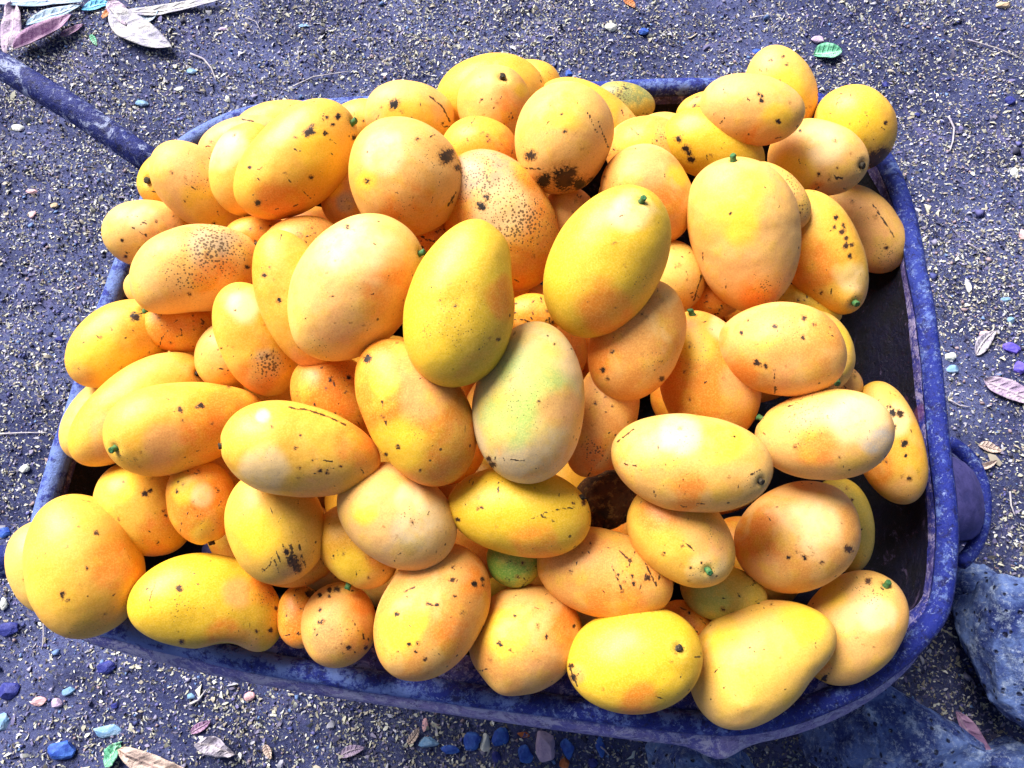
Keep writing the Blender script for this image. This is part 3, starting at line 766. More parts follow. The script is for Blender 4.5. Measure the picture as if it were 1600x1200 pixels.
M(1186, 1032, 122, 84, 38, 5, 'c', 'large smooth kidney shaped mango with a yellow cap, nearest the right front corner', bend=-.17, taper=.12, tint=[(1252, 962, 24, 'yellow'), (1272, 975, 24, 'yellow'), (1130, 990, 30, 'yellow')], bumps=[(1165, 1100, 3, 14), (1280, 1062, -7, 38), (1292, 985, 4, 30)],
  scr=[(1180, 940, 1190, 945)])

GROUP = 'mangoes heaped in the wheelbarrow'

def solve_depths():
    for m in MG:
        x, y = m['x'], m['y']
        r = ((x - 720) / 760) ** 2 + ((y - 540) / 560) ** 2
        z = RIMZ + 0.005 + 0.12 * max(0, 1 - r) + 0.008 * (m['layer'] - 3) + m['dz']
        if x > 1290: z -= 0.05 * min(1, (x - 1290) / 80)
        p = at(x, y, z)
        m['d'] = depth_of(p)
        m['u'] = np.array([math.cos(math.radians(m['ang'])), -math.sin(math.radians(m['ang']))])   # pixel space, y down
        m['v'] = np.array([-math.sin(math.radians(m['ang'])), -math.cos(math.radians(m['ang']))])
        rr = np.random.default_rng(int(x * 31 + y))
        m['cpx'] = m['b'] * rr.uniform(0.84, 0.95) if m['a'] / m['b'] > 1.2 else m['b'] * rr.uniform(0.92, 1.02)
    order = sorted(range(len(MG)), key=lambda i: MG[i]['layer'])
    th = np.linspace(0, 2 * math.pi, 36, endpoint=False)
    done = []
    for i in order:
        mi = MG[i]
        pts = np.array([mi['x'], mi['y']]) + np.outer(np.cos(th) * mi['a'], mi['u']) + np.outer(np.sin(th) * mi['b'], mi['v'])
        for j in done:
            mj = MG[j]
            if mj['layer'] == mi['layer']: continue
            q = pts - np.array([mj['x'], mj['y']])
            rho2 = (q @ mj['u'] / mj['a']) ** 2 + (q @ mj['v'] / mj['b']) ** 2
            k = rho2 < 1
            if not k.any(): continue
            cj = mj['cpx'] * mj['d'] / FPX
            need = (mj['d'] - cj * np.sqrt(1 - rho2[k])).min() + 0.002
            # cap, so that chains of overlaps do not pile up without end
            if need < mi['d']:
                mi['d'] = need
        done.append(i)
solve_depths()

def uv_shape(nu, nv):
    s = -np.cos(np.linspace(0, math.pi, nu))           # along the axis
    th = np.linspace(0, 2 * math.pi, nv, endpoint=False)
    S, T = np.meshgrid(s, th, indexing='ij')
    i = np.arange(nu * nv).reshape(nu, nv)
    F = np.stack([i[:-1], i[1:], np.roll(i, -1, 1)[1:], np.roll(i, -1, 1)[:-1]], -1).reshape(-1, 4)
    return S.ravel(), T.ravel(), F

def stem_mesh(seed, rad, length):
    r = np.random.default_rng(seed)
    sides = 9
    prof = [(1.25, -0.35), (1.15, 0.05), (0.85, 0.28), (0.80, 0.6), (0.9, 0.9), (0.78, 1.0), (0.35, 0.97)]
    lean = r.normal(0, 0.16, 2)
    loops = []
    for k, (rr, h) in enumerate(prof):
        th = np.linspace(0, 2 * math.pi, sides, endpoint=False) + 0.1 * k
        q = rad * rr * (1 + r.normal(0, 0.08, sides))
        loops.append(np.stack([q * np.cos(th) + lean[0] * h * length, q * np.sin(th) + lean[1] * h * length,
                               np.full(sides, h * length) + r.normal(0, 0.03 * length, sides)], 1))
    V, F = loft(loops)
    c = len(V); V = np.vstack([V, loops[-1].mean(0)])
    Ft = np.concatenate([F[:, [0, 1, 2]], F[:, [0, 2, 3]]])
    k = np.arange(sides) + (len(prof) - 1) * sides
    Ft = np.concatenate([Ft, np.stack([k, np.roll(k, -1), np.full(sides, c)], 1)])
    return mesh_np('stem', V, Ft)

def build_mango(m, idx, nu=84, nv=112):
    S, T, F = uv_shape(nu, nv)
    d = m['d']; k = d / FPX
    a, b, c = m['a'] * k, m['b'] * k, m['cpx'] * k
    # camera facing frame of this fruit
    ctr = at_depth(m['x'], m['y'], d)
    w = CAM - ctr; w /= np.linalg.norm(w)
    right = np.cross(RX @ np.array([0, 1.0, 0]), w); right /= np.linalg.norm(right)
    up = np.cross(w, right)
    A = math.radians(m['ang'])
    u = math.cos(A) * right + math.sin(A) * up
    v = -math.sin(A) * right + math.cos(A) * up
    prof = np.power(np.clip(1 - np.abs(S) ** 2.12, 0, 1), 0.5)
    t = m['taper']
    rq = np.random.default_rng(4000 + idx)
    t = t if t else rq.uniform(-0.09, 0.09)
    width = prof * (1 - t * S) / (1 + 0.22 * abs(t))
    off = (m['bend'] or rq.uniform(-0.07, 0.07)) * b * (S ** 2 - 0.35)
    L = np.stack([S * a, np.cos(T) * b * width + off, np.sin(T) * c * width * (1 - 0.05 * S)], 1)
    r = np.random.default_rng(100 + idx)
    dirn = L / np.maximum(np.linalg.norm(L, axis=1), 1e-6)[:, None]
    lump = 0.030 * b * nz(dirn, 2.4, 500 + idx, 3)
    L = L + dirn * lump[:, None]
    P = L[:, :1] * u + L[:, 1:2] * v + L[:, 2:3] * w
    N = (L[:, :1] / a ** 2) * u + (L[:, 1:2] / b ** 2) * v + (L[:, 2:3] / c ** 2) * w
    N /= np.maximum(np.linalg.norm(N, axis=1), 1e-9)[:, None]
    facing = N @ w
    def px(): return project(P + ctr)
    pp = px()
    def nearest(x, y):
        dd = np.hypot(pp[:, 0] - x, pp[:, 1] - y) + np.where(facing < 0.03, 500, 0)
        return int(np.argmin(dd))
    for (x, y, h, rad) in m['bumps']:
        q = nearest(x, y)
        g = np.exp(-np.sum((P - P[q]) ** 2, 1) / (rad * k) ** 2)
        P = P + (N[q] * 0.5 + N * 0.5) * (g * h * k)[:, None]
    si = None
    if m['stem']:
        si = nearest(m['stem'][0], m['stem'][1])
        dist = np.linalg.norm(P - P[si], axis=1)
        g = np.exp(-(dist / (9 * k)) ** 2)
        g2 = np.exp(-(dist / (24 * k)) ** 2)
        sp = P[si].copy(); sn = N[si].copy()
        P = P - sn * (g * 5.0 * k - g2 * 2.2 * k)[:, None]
    pp = px()
    me = mesh_np('mango', P, F)
    # ---- colours and marks
    c1, c2, bl = PAL[m['c']]
    hue = np.array((0.92, 0.82, 0.72)) if m['c'] in 'yotpc' else np.array((0.90, 0.88, 1.0))
    c1 = np.array(c1) * hue; c2 = np.array(c2) * hue
    f = np.clip(0.5 + 0.8 * nz(P, 26, 700 + idx, 3), 0, 1)[:, None]
    C = np.array(c1) * (1 - f) + np.array(c2) * f
    C = C * (1 + 0.05 * nz(P, 60, 800 + idx, 2))[:, None]
    front = np.clip((facing + 0.05) * 6, 0, 1)
    jag = 1 + 0.42 * nz(P, 75, 900 + idx, 4)
    for (x, y, rad, name) in m['tint']:
        dd = np.hypot(pp[:, 0] - x, pp[:, 1] - y) / rad * jag
        g = np.clip((1.25 - dd) * 1.5, 0, 1); g = g * g * (3 - 2 * g) * front * 0.80
        C = C * (1 - g[:, None]) + np.array(TINT[name]) * g[:, None]
    # warm, slightly darker ring of skin round the stem
    speck = np.zeros(len(P)); blot = np.zeros(len(P)); scr = np.zeros(len(P))
    if si is not None:
        dd = np.linalg.norm(P - sp, axis=1) / k
        g = np.clip(1 - dd / 26, 0, 1)[:, None] * 0.5
        C = C * (1 - g) + np.array((0.62, 0.50, 0.10)) * g
        speck = np.maximum(speck, np.clip(1 - dd / 34, 0, 1) * 0.35)
        blot = np.maximum(blot, np.clip(1 - dd / 13, 0, 1) * 0.62)
    for (x, y, rad, den) in m['speck']:
        dd = np.hypot(pp[:, 0] - x, pp[:, 1] - y) / rad
        speck = np.maximum(speck, np.clip(1.25 - dd, 0, 1) * den * front)
    for (x, y, rad) in m['blots']:
        rr = rad * 0.82 + 0.6
        ang = r.uniform(0, 3.14); ca, sa = math.cos(ang), math.sin(ang); e = r.uniform(0.75, 1.0)
        dx, dy = pp[:, 0] - x, pp[:, 1] - y
        dd = np.hypot((dx * ca + dy * sa), (-dx * sa + dy * ca) / e)
        blot = np.maximum(blot, np.clip(1 - 0.46 * dd / rr, 0, 1) * front)
    rw = np.random.default_rng(8000 + idx)
    extra = []
    for q in range(int(rw.integers(5, 16))):
        rr = math.sqrt(rw.uniform(0, 0.85)); aa = rw.uniform(0, 6.283)
        cxy = np.array([m['x'], m['y']]) + rr * math.cos(aa) * m['a'] * m['u'] + rr * math.sin(aa) * m['b'] * m['v']
        l = rw.lognormal(math.log(7), 0.6); an = rw.normal(m['ang'], 60) * math.pi / 180
        e = np.array([math.cos(an), -math.sin(an)]) * l * 0.5
        bend = np.array([e[1], -e[0]]) * rw.uniform(-0.4, 0.4)
        extra += [(*(cxy - e), *(cxy + bend)), (*(cxy + bend), *(cxy + e))]
    for (x1, y1, x2, y2) in extra:
        e = np.array([x2 - x1, y2 - y1], float); l2 = e @ e + 1e-6
        q = pp - np.array([x1, y1])
        tt = np.clip(q @ e / l2, 0, 1)
        dd = np.linalg.norm(q - tt[:, None] * e, axis=1)
        scr = np.maximum(scr, np.clip(1 - dd / 9.0, 0, 1) * front * 0.93)
    for q in range(int(rw.integers(3, 11))):
        x, y = np.array([m['x'], m['y']]) + rw.uniform(-.75, .75) * m['a'] * m['u'] + rw.uniform(-.7, .7) * m['b'] * m['v']
        rr = rw.uniform(1.6, 3.6)
        blot = np.maximum(blot, np.clip(1 - 0.46 * np.hypot(pp[:, 0] - x, pp[:, 1] - y) / rr, 0, 1) * front * rw.uniform(0.5, 0.85))
    for (x1, y1, x2, y2) in m['scr']:
        e = np.array([x2 - x1, y2 - y1], float); l2 = e @ e
        q = pp - np.array([x1, y1])
        tt = np.clip(q @ e / l2, 0, 1)
        dd = np.linalg.norm(q - tt[:, None] * e, axis=1)
        scr = np.maximum(scr, np.clip(1 - dd / 9.0, 0, 1) * front)
    bloom = bl * np.clip(0.6 + 0.6 * nz(P, 30, 1000 + idx, 2), 0, 1.2)
    vattr(me, 'skin', np.clip(C, 0, 1)); vattr(me, 'bloom', bloom); vattr(me, 'speck', speck)
    vattr(me, 'blot', blot); vattr(me, 'scratch', scr)
    o = new_obj('mango', me, M_MANGO, None, ctr)
    tag(o, m['label'], 'mango', GROUP)
    if si is not None:
        kind = m['stem'][2]
        rad = (5.6 if kind == 'g' else 5.6) * k
        ln = (12.5 if kind == 'g' else 8.0) * k
        st = new_obj('stem', stem_mesh(300 + idx, rad, ln), M_STEM_G if kind == 'g' else M_STEM_D, o)
        st.location = sp - sn * 4.0 * k
        # a stem leans a bit out of the skin, towards the fruit's own outward direction
        st.rotation_euler = Vector(sn).to_track_quat('Z', 'Y').to_euler()
    return o

for idx, m in enumerate(MG):
    build_mango(m, idx)

# fruits buried in the heap, glimpsed only through the gaps
def fillers():
    r = np.random.default_rng(17)
    vis = np.array([at_depth(m['x'], m['y'], m['d']) for m in MG])
    vp = np.array([[m['x'], m['y'], m['d']] for m in MG])
    got = []
    S, T, F = uv_shape(22, 30)
    tries = 0
    while len(got) < 62 and tries < 60000:
        tries += 1
        x, y = r.uniform(190, 1330), r.uniform(210, 1010)
        z = r.uniform(0.29, 0.50)
        p = at(x, y, z); dp = depth_of(p)
        # stay inside the sloping walls
        fr = (RIMZ - z) / 0.245
        q = RC + (p - RC) / max(0.3, (1 - 0.22 * max(0, fr)))
        dl = np.min(np.linalg.norm((RL - q)[:, :2], axis=1))
        nrst = int(np.argmin(np.linalg.norm((RL - q)[:, :2], axis=1)))
        if dl < 0.105 or (q - RL[nrst])[:2] @ RN[nrst][:2] < 0: continue
        near = np.hypot(vp[:, 0] - x, vp[:, 1] - y)
        if near.min() > 70 or (x < 330 and y < 470) or (x < 520 and y < 300): continue
        if (dp < vp[near < 110, 2] + 0.085).any(): continue
        if (np.linalg.norm(vis - p, axis=1) < 0.068).any(): continue
        if got and (np.linalg.norm(np.array(got) - p, axis=1) < 0.080).any(): continue
        got.append(p)
    for i, p in enumerate(got):
        a, b, c = 0.058, 0.043, 0.040
        w = np.power(np.clip(1 - np.abs(S) ** 2.1, 0, 1), .5) * (1 - 0.1 * S)
        L = np.stack([S * a, np.cos(T) * b * w, np.sin(T) * c * w], 1)
        rot = np.array(Matrix.Rotation(r.uniform(0, 6.28), 3, 'Z') @ Matrix.Rotation(r.uniform(-.5, .5), 3, 'Y'))
        P = L @ rot.T
        me = mesh_np('mango', P, F)
        c1, c2, bl = PAL['ooyt'[i % 4]]
        n = len(P)
        vattr(me, 'skin', np.tile(np.array(c1), (n, 1))); vattr(me, 'bloom', np.full(n, bl * .5)); vattr(me, 'speck', np.zeros(n))
        vattr(me, 'blot', np.zeros(n)); vattr(me, 'scratch', np.zeros(n))
        o = new_obj('mango', me, M_MANGO, None, p)
        tag(o, 'mango buried low in the heap, at most glimpsed through a dark gap', 'mango', 'mangoes buried inside the heap')
    return len(got)
nf = fillers()

# shrivelled brown fruit in the dark gap of the middle
def shrivelled():
    me = bpy.data.meshes.new('shrivelled_mango')
    bm = bmesh.new(); bmesh.ops.create_icosphere(bm, subdivisions=5, radius=1.0)
    P = np.array([v.co[:] for v in bm.verts])
    f = 1 + 0.05 * nz(P, 5, 61, 3) - 0.10 * np.abs(nz(P * np.array([1, 1, 2.5]), 4.5, 62, 3))
    P = P * f[:, None] * np.array([0.036, 0.028, 0.027])
    for v, p in zip(bm.verts, P): v.co = p
    for fc in bm.faces: fc.smooth = True
    bm.to_mesh(me); bm.free()
    ctr = at(946, 782, 0.55)
    o = new_obj('shrivelled_mango', me, M_RUST, None, ctr)
    o.rotation_euler = (0.3, 0.2, 0.5)
    tag(o, 'shrivelled dark brown mango in the gap between the bright yellow and the pale scratched fruit', 'mango', None)
shrivelled()

# ------------------------------------------------------------------ rocks and stones
def rock_mat(name, base, light, dark, sc=14):
    n = NT(name)
    a = n.noise(sc, 8, 0.75)
    c = n.mix(n.ramp(a, 0.38, 0.60), dark, base)
    c = n.mix(n.ramp(n.noise(sc * 2.6, 8, 0.85), 0.52, 0.64, 0, 0.8), c, light)
    pits = n.voro(sc * 5)
    pits = n.math('ADD', pits, n.math('MULTIPLY', n.noise(sc * 3, 4, 0.7), 0.5))
    c = n.mix(n.ramp(pits, 0.38, 0.47, 0.9, 0), c, (0.01, 0.012, 0.05))
    c = n.mix(n.ramp(n.noise(sc * 9, 6, 0.85), 0.54, 0.62, 0, 0.8), c, (0.46, 0.54, 0.72))
    h = n.math('ADD', n.noise(sc * 3, 9, 0.75), n.math('MULTIPLY', n.ramp(pits, 0.3, 0.5), 0.8))
    return n.set(c, 0.8, n.bump(h, 1.0, 0.010), spec=0.35)
M_ROCK = rock_mat('blue_rock', (0.17, 0.27, 0.62), (0.56, 0.68, 0.90), (0.02, 0.04, 0.22))
M_ROCK2 = rock_mat('blue_rock_pale', (0.18, 0.30, 0.64), (0.66, 0.76, 0.90), (0.06, 0.10, 0.36), 17)

def rock(px, py, z0, sx, sy, sz, seed, mat, label, group='rough stones by the wheelbarrow', sub=6, name='rock', cat='rock', rough=1.0, yaw=0.0):
    bm = bmesh.new(); bmesh.ops.create_icosphere(bm, subdivisions=sub, radius=1.0)
    P = np.array([v.co[:] for v in bm.verts])
    r = np.random.default_rng(seed)
    D = P.copy()
    # facets: cut by random planes
    for k in range(15):
        n = r.normal(size=3); n /= np.linalg.norm(n)
        h = r.uniform(0.55, 0.88)
        ex = np.maximum(0, P @ n - h)
        P = P - ex[:, None] * n * 0.85
    f = 1 + rough * (0.10 * nz(D, 2.8, seed + 1, 3) + 0.045 * nz(D, 11, seed + 2, 3) - 0.08 * np.clip(nz(D, 9, seed + 3, 2) - 0.25, 0, 1))
    P = P * f[:, None] * np.array([sx, sy, sz])
    ca, sa = math.cos(yaw), math.sin(yaw)
    P = np.stack([P[:, 0] * ca - P[:, 1] * sa, P[:, 0] * sa + P[:, 1] * ca, P[:, 2]], 1)
    for v, p in zip(bm.verts, P): v.co = p
    for fc in bm.faces: fc.smooth = sub > 3
    me = bpy.data.meshes.new(name); bm.to_mesh(me); bm.free()
    p = at(px, py, z0)
    o = new_obj(name, me, mat, None, p)
    tag(o, label, cat, group)
    return o
rock(1590, 1012, 0.10, 0.085, 0.125, 0.12, 41, M_ROCK, 'large pitted blue rock at the right edge beside the front corner of the tray', yaw=0.25)
rock(1390, 1160, 0.15, 0.150, 0.098, 0.13, 52, M_ROCK, 'broad blue rock directly under the near right curve of the rim', yaw=-0.25)
rock(1095, 1198, 0.19, 0.085, 0.055, 0.12, 63, M_ROCK2, 'lighter blue stone below the torn lower edge of the near rim')
rock(1385, 1206, 0.285, 0.028, 0.020, 0.02, 74, M_ROCK2, 'small pale blue cobble lying on top of the broad rock', sub=5)
rock(1515, 925, 0.03, 0.045, 0.05, 0.04, 85, M_ROCK, 'dark blue stone wedged between the tyre and the large rock', sub=5)
rock(1580, 1195, 0.03, 0.055, 0.045, 0.05, 96, M_ROCK, 'dark stone in the bottom right corner of the view, under the violet leaf')

M_PB = {
 'blue': plain('stone_blue', (0.02, 0.06, 0.36), (0.05, 0.14, 0.50), 60, 0.6, 0.6, 0.002),
 'navy': plain('stone_navy', (0.015, 0.02, 0.16), (0.04, 0.05, 0.26), 60, 0.6, 0.6, 0.002),
 'sky': plain('stone_sky', (0.13, 0.27, 0.48), (0.26, 0.38, 0.54), 60, 0.6, 0.6, 0.002),
 'white': plain('stone_white', (0.50, 0.54, 0.52), (0.66, 0.66, 0.62), 60, 0.7, 0.6, 0.002),
 'violet': plain('stone_violet', (0.08, 0.06, 0.42), (0.14, 0.10, 0.55), 50, 0.6, 0.6, 0.002),
 'lilac': plain('stone_lilac', (0.42, 0.32, 0.50), (0.55, 0.42, 0.58), 60, 0.8, 0.8, 0.003),
 'pink': plain('stone_pink', (0.60, 0.32, 0.36), (0.70, 0.44, 0.44), 60, 0.8, 0.5, 0.002),
 'tan': plain('stone_tan', (0.50, 0.36, 0.22), (0.62, 0.48, 0.34), 60, 0.8, 0.5, 0.002),
 'rust': plain('stone_rust', (0.45, 0.12, 0.04), (0.6, 0.2, 0.08), 60, 0.8, 0.5, 0.002),
}
PEB = [(7, 832, 11, 9, 'blue', 'small blue pebble at the left edge above the second handle'),
 (14, 982, 19, 13, 'navy', 'dark blue pebble at the left edge below the near left rim corner'),
 (14, 1078, 17, 16, 'navy', 'dark violet blue stone at the left edge, lower of two'),
 (166, 1043, 15, 11, 'navy', 'nearly black oval pebble just below the near rim at left'),
 (107, 1080, 10, 8, 'sky', 'tiny bright blue pebble left below the oval black one'),
 (97, 1171, 22, 18, 'blue', 'bright blue angular stone in the bottom left'),
 (167, 1143, 24, 11, 'sky', 'pale blue flat stone right above the bright angular one'),
 (4, 1128, 11, 16, 'sky', 'light blue stone cut by the left edge near the bottom'),
 (60, 1096, 12, 8, 'pink', 'pink pebble in the lower left corner'),
 (88, 1099, 10, 8, 'lilac', 'greyish lilac pebble next to the pink one at lower left'),
 (388, 1088, 11, 8, 'pink', 'smooth pink pebble below the near rim, left of centre'),
 (298, 1088, 8, 6, 'sky', 'tiny pale blue pebble by a twig below the near rim'),
 (735, 1158, 17, 15, 'blue', 'bright blue stone below the near rim, leftmost of the cluster'),
 (781, 1152, 14, 17, 'blue', 'upright blue stone below the near rim, beside the white sliver'),
 (759, 1163, 9, 20, 'white', 'white upright sliver of stone between two blue ones'),
 (776, 1183, 9, 11, 'navy', 'small navy stone under the white sliver at the bottom edge'),
 (668, 1160, 20, 9, 'sky', 'flat pale stone with blue side, left of the stone cluster'),
 (702, 1172, 16, 8, 'blue', 'flat blue chip at the bottom, under the pale flat stone'),
 (665, 1134, 6, 11, 'pink', 'small pink chip touching the near rim edge'),
 (818, 1148, 11, 5, 'rust', 'rust red chip right under the near rim'),
 (820, 1178, 15, 15, 'blue', 'deep blue rounded stone left of the crumpled lilac lump'),
 (852, 1166, 20, 26, 'lilac', 'crumpled lilac lump of stone at the bottom centre'),
 (887, 1170, 13, 16, 'blue', 'blue stone right of the lilac lump'),
 (882, 1192, 9, 11, 'rust', 'orange and white chip at the bottom edge right of the lilac lump'),
 (938, 1168, 8, 15, 'blue', 'narrow blue stone standing left of the lighter blue rock'),
 (925, 1192, 9, 8, 'navy', 'dark blue pebble at the bottom edge near the lighter rock'),
 (955, 42, 10, 8, 'white', 'white pebble on the soil beyond the heap'),
 (1006, 49, 9, 7, 'blue', 'small blue pebble right of the white one beyond the heap'),
 (889, 115, 7, 6, 'blue', 'blue pebble just beyond the far rim'),
 (1183, 82, 9, 7, 'blue', 'blue pebble left of the uppermost mango'),
 (1278, 63, 12, 7, 'lilac', 'flat lilac pebble beside the folded green leaf'),
 (1568, 8, 11, 7, 'tan', 'tan pebble at the top right edge'),
 (1578, 158, 10, 9, 'navy', 'dark hollowed stone on the soil at the upper right'),
 (1384, 132, 6, 6, 'navy', 'small dark pebble above the right corner mango'),
 (1434, 180, 6, 5, 'navy', 'tiny dark pebble right of the corner mango'),
 (1584, 270, 7, 10, 'white', 'white elongated pebble at the right edge, upper part'),
 (1598, 368, 7, 11, 'pink', 'pinkish pebble cut by the right edge'),
 (1512, 445, 6, 13, 'white', 'pale narrow chip right of the tray'),
 (1570, 468, 10, 5, 'sky', 'flat pale blue chip at the right'),
 (1580, 500, 7, 6, 'sky', 'round sky blue pebble above the violet stones'),
 (1485, 558, 9, 10, 'white', 'white round pebble touching the right rim'),
 (1488, 577, 11, 7, 'sky', 'sky blue chip just under the white round pebble'),
 (1583, 545, 17, 11, 'violet', 'vivid violet lump at the right edge, upper of two'),
 (1594, 576, 11, 13, 'violet', 'vivid violet lump at the right edge, lower of two'),
 (1541, 522, 10, 7, 'pink', 'pink chip lying on a dry leaf at the right'),
 (281, 140, 9, 5, 'white', 'white oval pebble near the top left, past the handle'),
 (27, 201, 11, 7, 'white', 'white chip left of the upper handle'),
 (50, 300, 10, 5, 'pink', 'pale pink chip, uppermost of three left of the heap'),
 (86, 321, 8, 5, 'tan', 'tan chip, right one of three left of the heap'),
 (51, 335, 6, 8, 'pink', 'small pink chip, lowest of three left of the heap'),
 (222, 162, 11, 7, 'sky', 'pale blue chip between the handle and the far rim'),
 (300, 112, 8, 6, 'sky', 'small blue green chip beside the curved pale twig'),
 (180, 1102, 7, 5, 'navy', 'little dark pebble above the bright blue stones at lower left'),
 (93, 530, 9, 6, 'navy', 'dark pebble on the soil left of the tray'),
 (38, 733, 8, 7, 'white', 'grey white pebble left of the tray'),
 (5, 945, 7, 12, 'white', 'greenish white pebble at the left edge, below the second handle'),
 (350, 46, 9, 4, 'lilac', 'lilac oval chip near the top left leaves'),
 (476, 40, 9, 4, 'sky', 'small pale blue chip near the top edge')]
for i, (x, y, a, b, c, lab) in enumerate(PEB):
    p = at(x, y, 0.0); k = depth_of(p) / FPX
    g = float(gz(np.array([p[0]]), np.array([p[1]]))[0])
    o = rock(x, y, g + 0.25 * min(a, b) * k, a * k, b * k, min(a, b) * k * 0.75, 200 + i, M_PB[c], lab, 'small stones on the soil', sub=3, name='pebble', cat='pebble', rough=1.0)

# ------------------------------------------------------------------ leaves and twigs
def leaf_mat(name, c1, c2, vein):
    n = NT(name)
    f = n.noise(30, 5, 0.6)
    c = n.mix(n.ramp(f, 0.4, 0.62), c1, c2)
    v = n.attr('vein')
    c = n.mix(n.ramp(v, 0.4, 1.0, 0, 0.7), c, vein)
    c = n.mix(n.ramp(n.noise(120, 4, 0.7), 0.63, 0.70, 0, 0.6), c, (0.10, 0.07, 0.08))
    c = n.mix(n.ramp(n.noise(55, 6, 0.8, dist=1.0), 0.54, 0.64, 0, 0.55), c, c1)
    h = n.math('ADD', n.noise(60, 6, 0.7), n.math('MULTIPLY', v, 0.6))
    return n.set(c, 0.6, n.bump(h, 1.0, 0.006), spec=0.3)
LM = {'white': leaf_mat('leaf_white', (0.46, 0.45, 0.46), (0.32, 0.31, 0.42), (0.75, 0.72, 0.66)),
      'lilac': leaf_mat('leaf_lilac', (0.32, 0.24, 0.38), (0.46, 0.37, 0.48), (0.54, 0.46, 0.54)),
      'mauve': leaf_mat('leaf_mauve', (0.26, 0.14, 0.28), (0.42, 0.26, 0.40), (0.5, 0.38, 0.48)),
      'blue': leaf_mat('leaf_pale_blue', (0.24, 0.36, 0.52), (0.38, 0.46, 0.58), (0.5, 0.56, 0.62)),
      'cyan': leaf_mat('leaf_cyan', (0.08, 0.36, 0.66), (0.20, 0.50, 0.70), (0.4, 0.6, 0.7)),
      'green': leaf_mat('leaf_green', (0.12, 0.42, 0.26), (0.26, 0.56, 0.38), (0.45, 0.66, 0.5)),
      'tan': leaf_mat('leaf_tan', (0.50, 0.38, 0.34), (0.62, 0.48, 0.40), (0.3, 0.2, 0.2)),
      'grey': leaf_mat('leaf_grey', (0.34, 0.31, 0.40), (0.46, 0.42, 0.48), (0.56, 0.5, 0.5)),
      'rust': leaf_mat('leaf_rust', (0.45, 0.14, 0.04), (0.55, 0.25, 0.12), (0.6, 0.4, 0.3))}
def leaf(px, py, L, W, ang, c, label, curl=0.3, fold=0.35, wav=0.1, lift=0.012, seed=0, group='fallen leaves on the soil'):
    nu, nv = 25, 9
    p = at(px, py, lift); k = depth_of(p) / FPX
    s = np.linspace(-1, 1, nu); t = np.linspace(-1, 1, nv)
    S, T = np.meshgrid(s, t, indexing='ij'); S = S.ravel(); T = T.ravel()
    wdt = np.power(np.clip(1 - np.abs(S) ** 2, 0, 1), 0.75) * (1 - 0.25 * S) + 0.01
    a, b = L * k / 2, W * k / 2
    Q = np.stack([S * a, T * b * wdt, np.zeros(len(S))], 1)
    r = nz(np.stack([S * 2, T, S * 0], 1), 2.4, 60 + seed, 2)
    Q[:, 2] = np.abs(T) * wdt * b * fold + curl * a * 0.25 * (S ** 2) + wav * b * r * 1.5
    Q[:, 1] += 0.12 * a * np.sin(S * 1.6 + seed)
    A = math.radians(ang); ca, sa = math.cos(A), math.sin(A)
    P = np.stack([Q[:, 0] * ca - Q[:, 1] * sa, Q[:, 0] * sa + Q[:, 1] * ca, Q[:, 2]], 1)
    P[:, 2] -= P[:, 2].min()
    top = P.copy(); bot = P.copy(); bot[:, 2] -= 0.0007
    i = np.arange(nu * nv).reshape(nu, nv)
    F = np.stack([i[:-1, :-1], i[1:, :-1], i[1:, 1:], i[:-1, 1:]], -1).reshape(-1, 4)
    off = nu * nv
    edge = []
    ring = list(i[0, :]) + list(i[1:, -1]) + list(i[-1, -2::-1]) + list(i[-2:0:-1, 0])
    for q in range(len(ring)):
        e, f = ring[q], ring[(q + 1) % len(ring)]
        edge.append([e, f, f + off, e + off])
    FF = np.concatenate([F, F[:, ::-1] + off, np.array(edge)])
    me = mesh_np('leaf', np.vstack([top, bot]), FF)
    vein = np.clip(1 - np.abs(T) * 7, 0, 1)
    side = np.clip(1 - np.abs(((S - 0.35 * np.abs(T)) * 9) % 1 - 0.5) * 5, 0, 1) * 0.7
    vn = np.maximum(vein, side)
    vattr(me, 'vein', np.concatenate([vn, vn]))
    g = float(gz(np.array([p[0]]), np.array([p[1]]))[0])
    p[2] = g + lift * 0.3
    o = new_obj('leaf', me, LM[c], None, p)
    tag(o, label, 'leaf', group)
leaf(62, 4, 140, 26, -4, 'blue', 'pale blue white leaf lying along the top left edge', seed=1)
leaf(82, 22, 88, 22, 28, 'blue', 'light blue leaf tip pointing down left over the curled mauve leaf', seed=2, lift=.02)
leaf(14, 44, 98, 32, -78, 'lilac', 'lilac wrinkled leaf at the top left corner', seed=3, wav=.3)
leaf(70, 54, 102, 32, 46, 'mauve', 'curled mauve leaf right of the lilac corner one', seed=4, fold=.9, curl=.5)
leaf(220, 46, 132, 46, -37, 'white', 'broad white dry leaf with a pink base at the top left', seed=5, curl=.25, lift=.016)
leaf(272, 10, 160, 18, 3, 'white', 'long narrow white leaf along the top edge', seed=6)
leaf(185, 22, 60, 26, -60, 'lilac', 'pinkish lilac leaf base under the broad white leaf', seed=7)
leaf(148, 6, 46, 18, 20, 'cyan', 'small bright cyan leaf scrap at the top edge', seed=8)
leaf(236, 26, 40, 22, 50, 'blue', 'small pale blue leaf under the broad white leaf', seed=19, lift=.006)
leaf(144, 60, 26, 8, -50, 'green', 'tiny teal leaf sliver below the top left leaves', seed=9)
leaf(166, 18, 26, 10, 70, 'rust', 'rust orange leaf scrap beside the broad white leaf', seed=10)
leaf(110, 44, 40, 14, 30, 'mauve', 'dark mauve leaf scrap between the curled and the broad leaf', seed=18)
leaf(1297, 75, 46, 30, 8, 'green', 'folded mint green leaf on the soil at the upper right', seed=11, fold=.6, curl=.2)
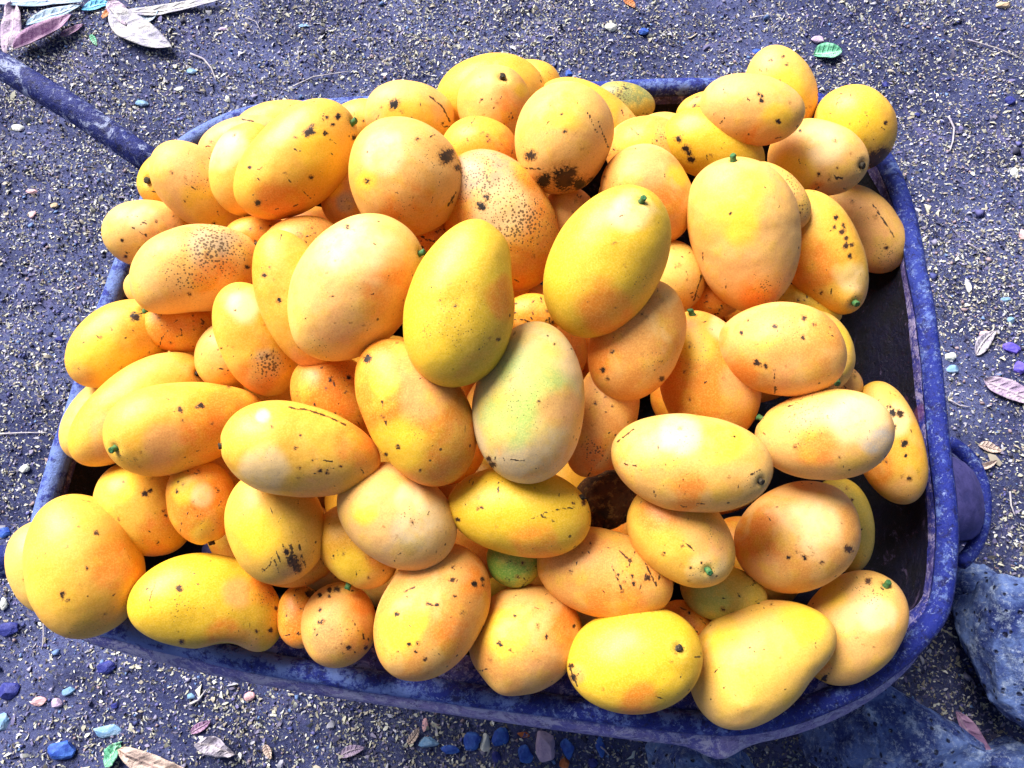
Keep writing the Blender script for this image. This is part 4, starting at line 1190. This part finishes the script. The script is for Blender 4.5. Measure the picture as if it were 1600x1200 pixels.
leaf(1194, 80, 20, 9, 20, 'green', 'tiny green leaf by the uppermost mango', seed=12)
leaf(1580, 612, 86, 32, -36, 'lilac', 'pale violet veined leaf at the right edge', seed=13)
leaf(1546, 532, 58, 20, 46, 'grey', 'dry grey leaf at the right, with a pink chip on it', seed=14)
leaf(1548, 700, 36, 16, -10, 'tan', 'small tan leaf right of the tray', seed=15)
leaf(1538, 728, 42, 10, 30, 'tan', 'thin curled tan leaf right of the tray, lower one', seed=16, fold=.9)
leaf(245, 1190, 130, 34, -14, 'tan', 'peach brown dry leaf at the bottom left edge', seed=17, wav=.3)
leaf(172, 1180, 40, 26, 60, 'green', 'crinkled blue green leaf scrap beside the bottom left dry leaf', seed=20, wav=.6)
leaf(338, 1170, 62, 26, -12, 'grey', 'crinkled grey leaf on the soil at the bottom left', seed=21, wav=.7)
leaf(312, 1136, 34, 14, 40, 'mauve', 'small mauve leaf above the crinkled grey one', seed=22)
leaf(1545, 1165, 110, 30, -56, 'mauve', 'violet brown leaf between the rocks at the bottom right', seed=23, fold=.8, lift=.05)
leaf(645, 1150, 30, 12, 50, 'tan', 'little tan leaf under the near rim', seed=24)
leaf(417, 1175, 24, 12, -70, 'tan', 'olive tan seed leaf at the bottom edge', seed=25)
leaf(983, 8, 24, 12, -50, 'rust', 'orange pink leaf scrap at the top edge', seed=26)
leaf(550, 1175, 40, 16, 20, 'lilac', 'lilac leaf scrap at the bottom, left of the blue stones', seed=27)

M_TWIG = plain('twig_bark', (0.46, 0.44, 0.44), (0.30, 0.27, 0.34), 90, 0.8)
TW = [([(298, 84), (318, 92), (330, 106), (338, 126)], 2.2, 'curved pale twig past the handle near the top left'),
 ([(458, 135), (490, 120), (548, 111)], 1.6, 'thin twig lying in front of the far rim, left'),
 ([(385, 28), (400, 34), (408, 50)], 1.2, 'tiny bent twig near the top edge, left'),
 ([(1482, 182), (1491, 200), (1489, 220), (1484, 236)], 2.0, 'curved pale twig on the soil at the upper right'),
 ([(1172, 28), (1190, 25), (1208, 22)], 1.6, 'short straight twig near the top edge, right of centre'),
 ([(1512, 62), (1560, 76), (1598, 92)], 1.6, 'long thin twig at the top right'),
 ([(1484, 625), (1500, 634), (1516, 636)], 1.6, 'dark bent twig touching the right rim'),
 ([(0, 678), (40, 676), (74, 676)], 1.5, 'straight pale twig at the left edge'),
 ([(68, 972), (68, 995), (66, 1012)], 1.4, 'thin upright twig below the near left rim corner'),
 ([(297, 1100), (310, 1094), (322, 1078)], 2.0, 'slanting pale twig below the near rim, left'),
 ([(85, 256), (84, 272)], 1.2, 'short thin twig left of the handle joint'),
 ([(1512, 380), (1530, 390), (1546, 398)], 1.6, 'dark short twig right of the tray, upper part'),
 ([(1578, 768), (1580, 790), (1586, 806)], 1.6, 'thin twig at the right edge beside the tyre'),
 ([(930, 1160), (945, 1172), (952, 1180)], 1.4, 'thin grey twig over the blue stones at the bottom')]
for i, (pts, r_, lab) in enumerate(TW):
    P3 = []
    for (x, y) in pts:
        p = at(x, y, 0.0); g = float(gz(np.array([p[0]]), np.array([p[1]]))[0])
        P3.append(at(x, y, g + 0.005))
    P3 = lerp_path(P3, 4)
    base = P3[0].copy()
    n = len(P3)
    V, F = tube(P3 - base, np.linspace(r_, r_ * 0.55, n) * 0.00105, 7, 1, 0.1, i)
    o = new_obj('twig', mesh_np('twig', V, F), M_TWIG, None, base)
    tag(o, lab, 'twig', 'twigs on the soil')

zs = [float(at_depth(m['x'], m['y'], m['d'])[2]) for m in MG]
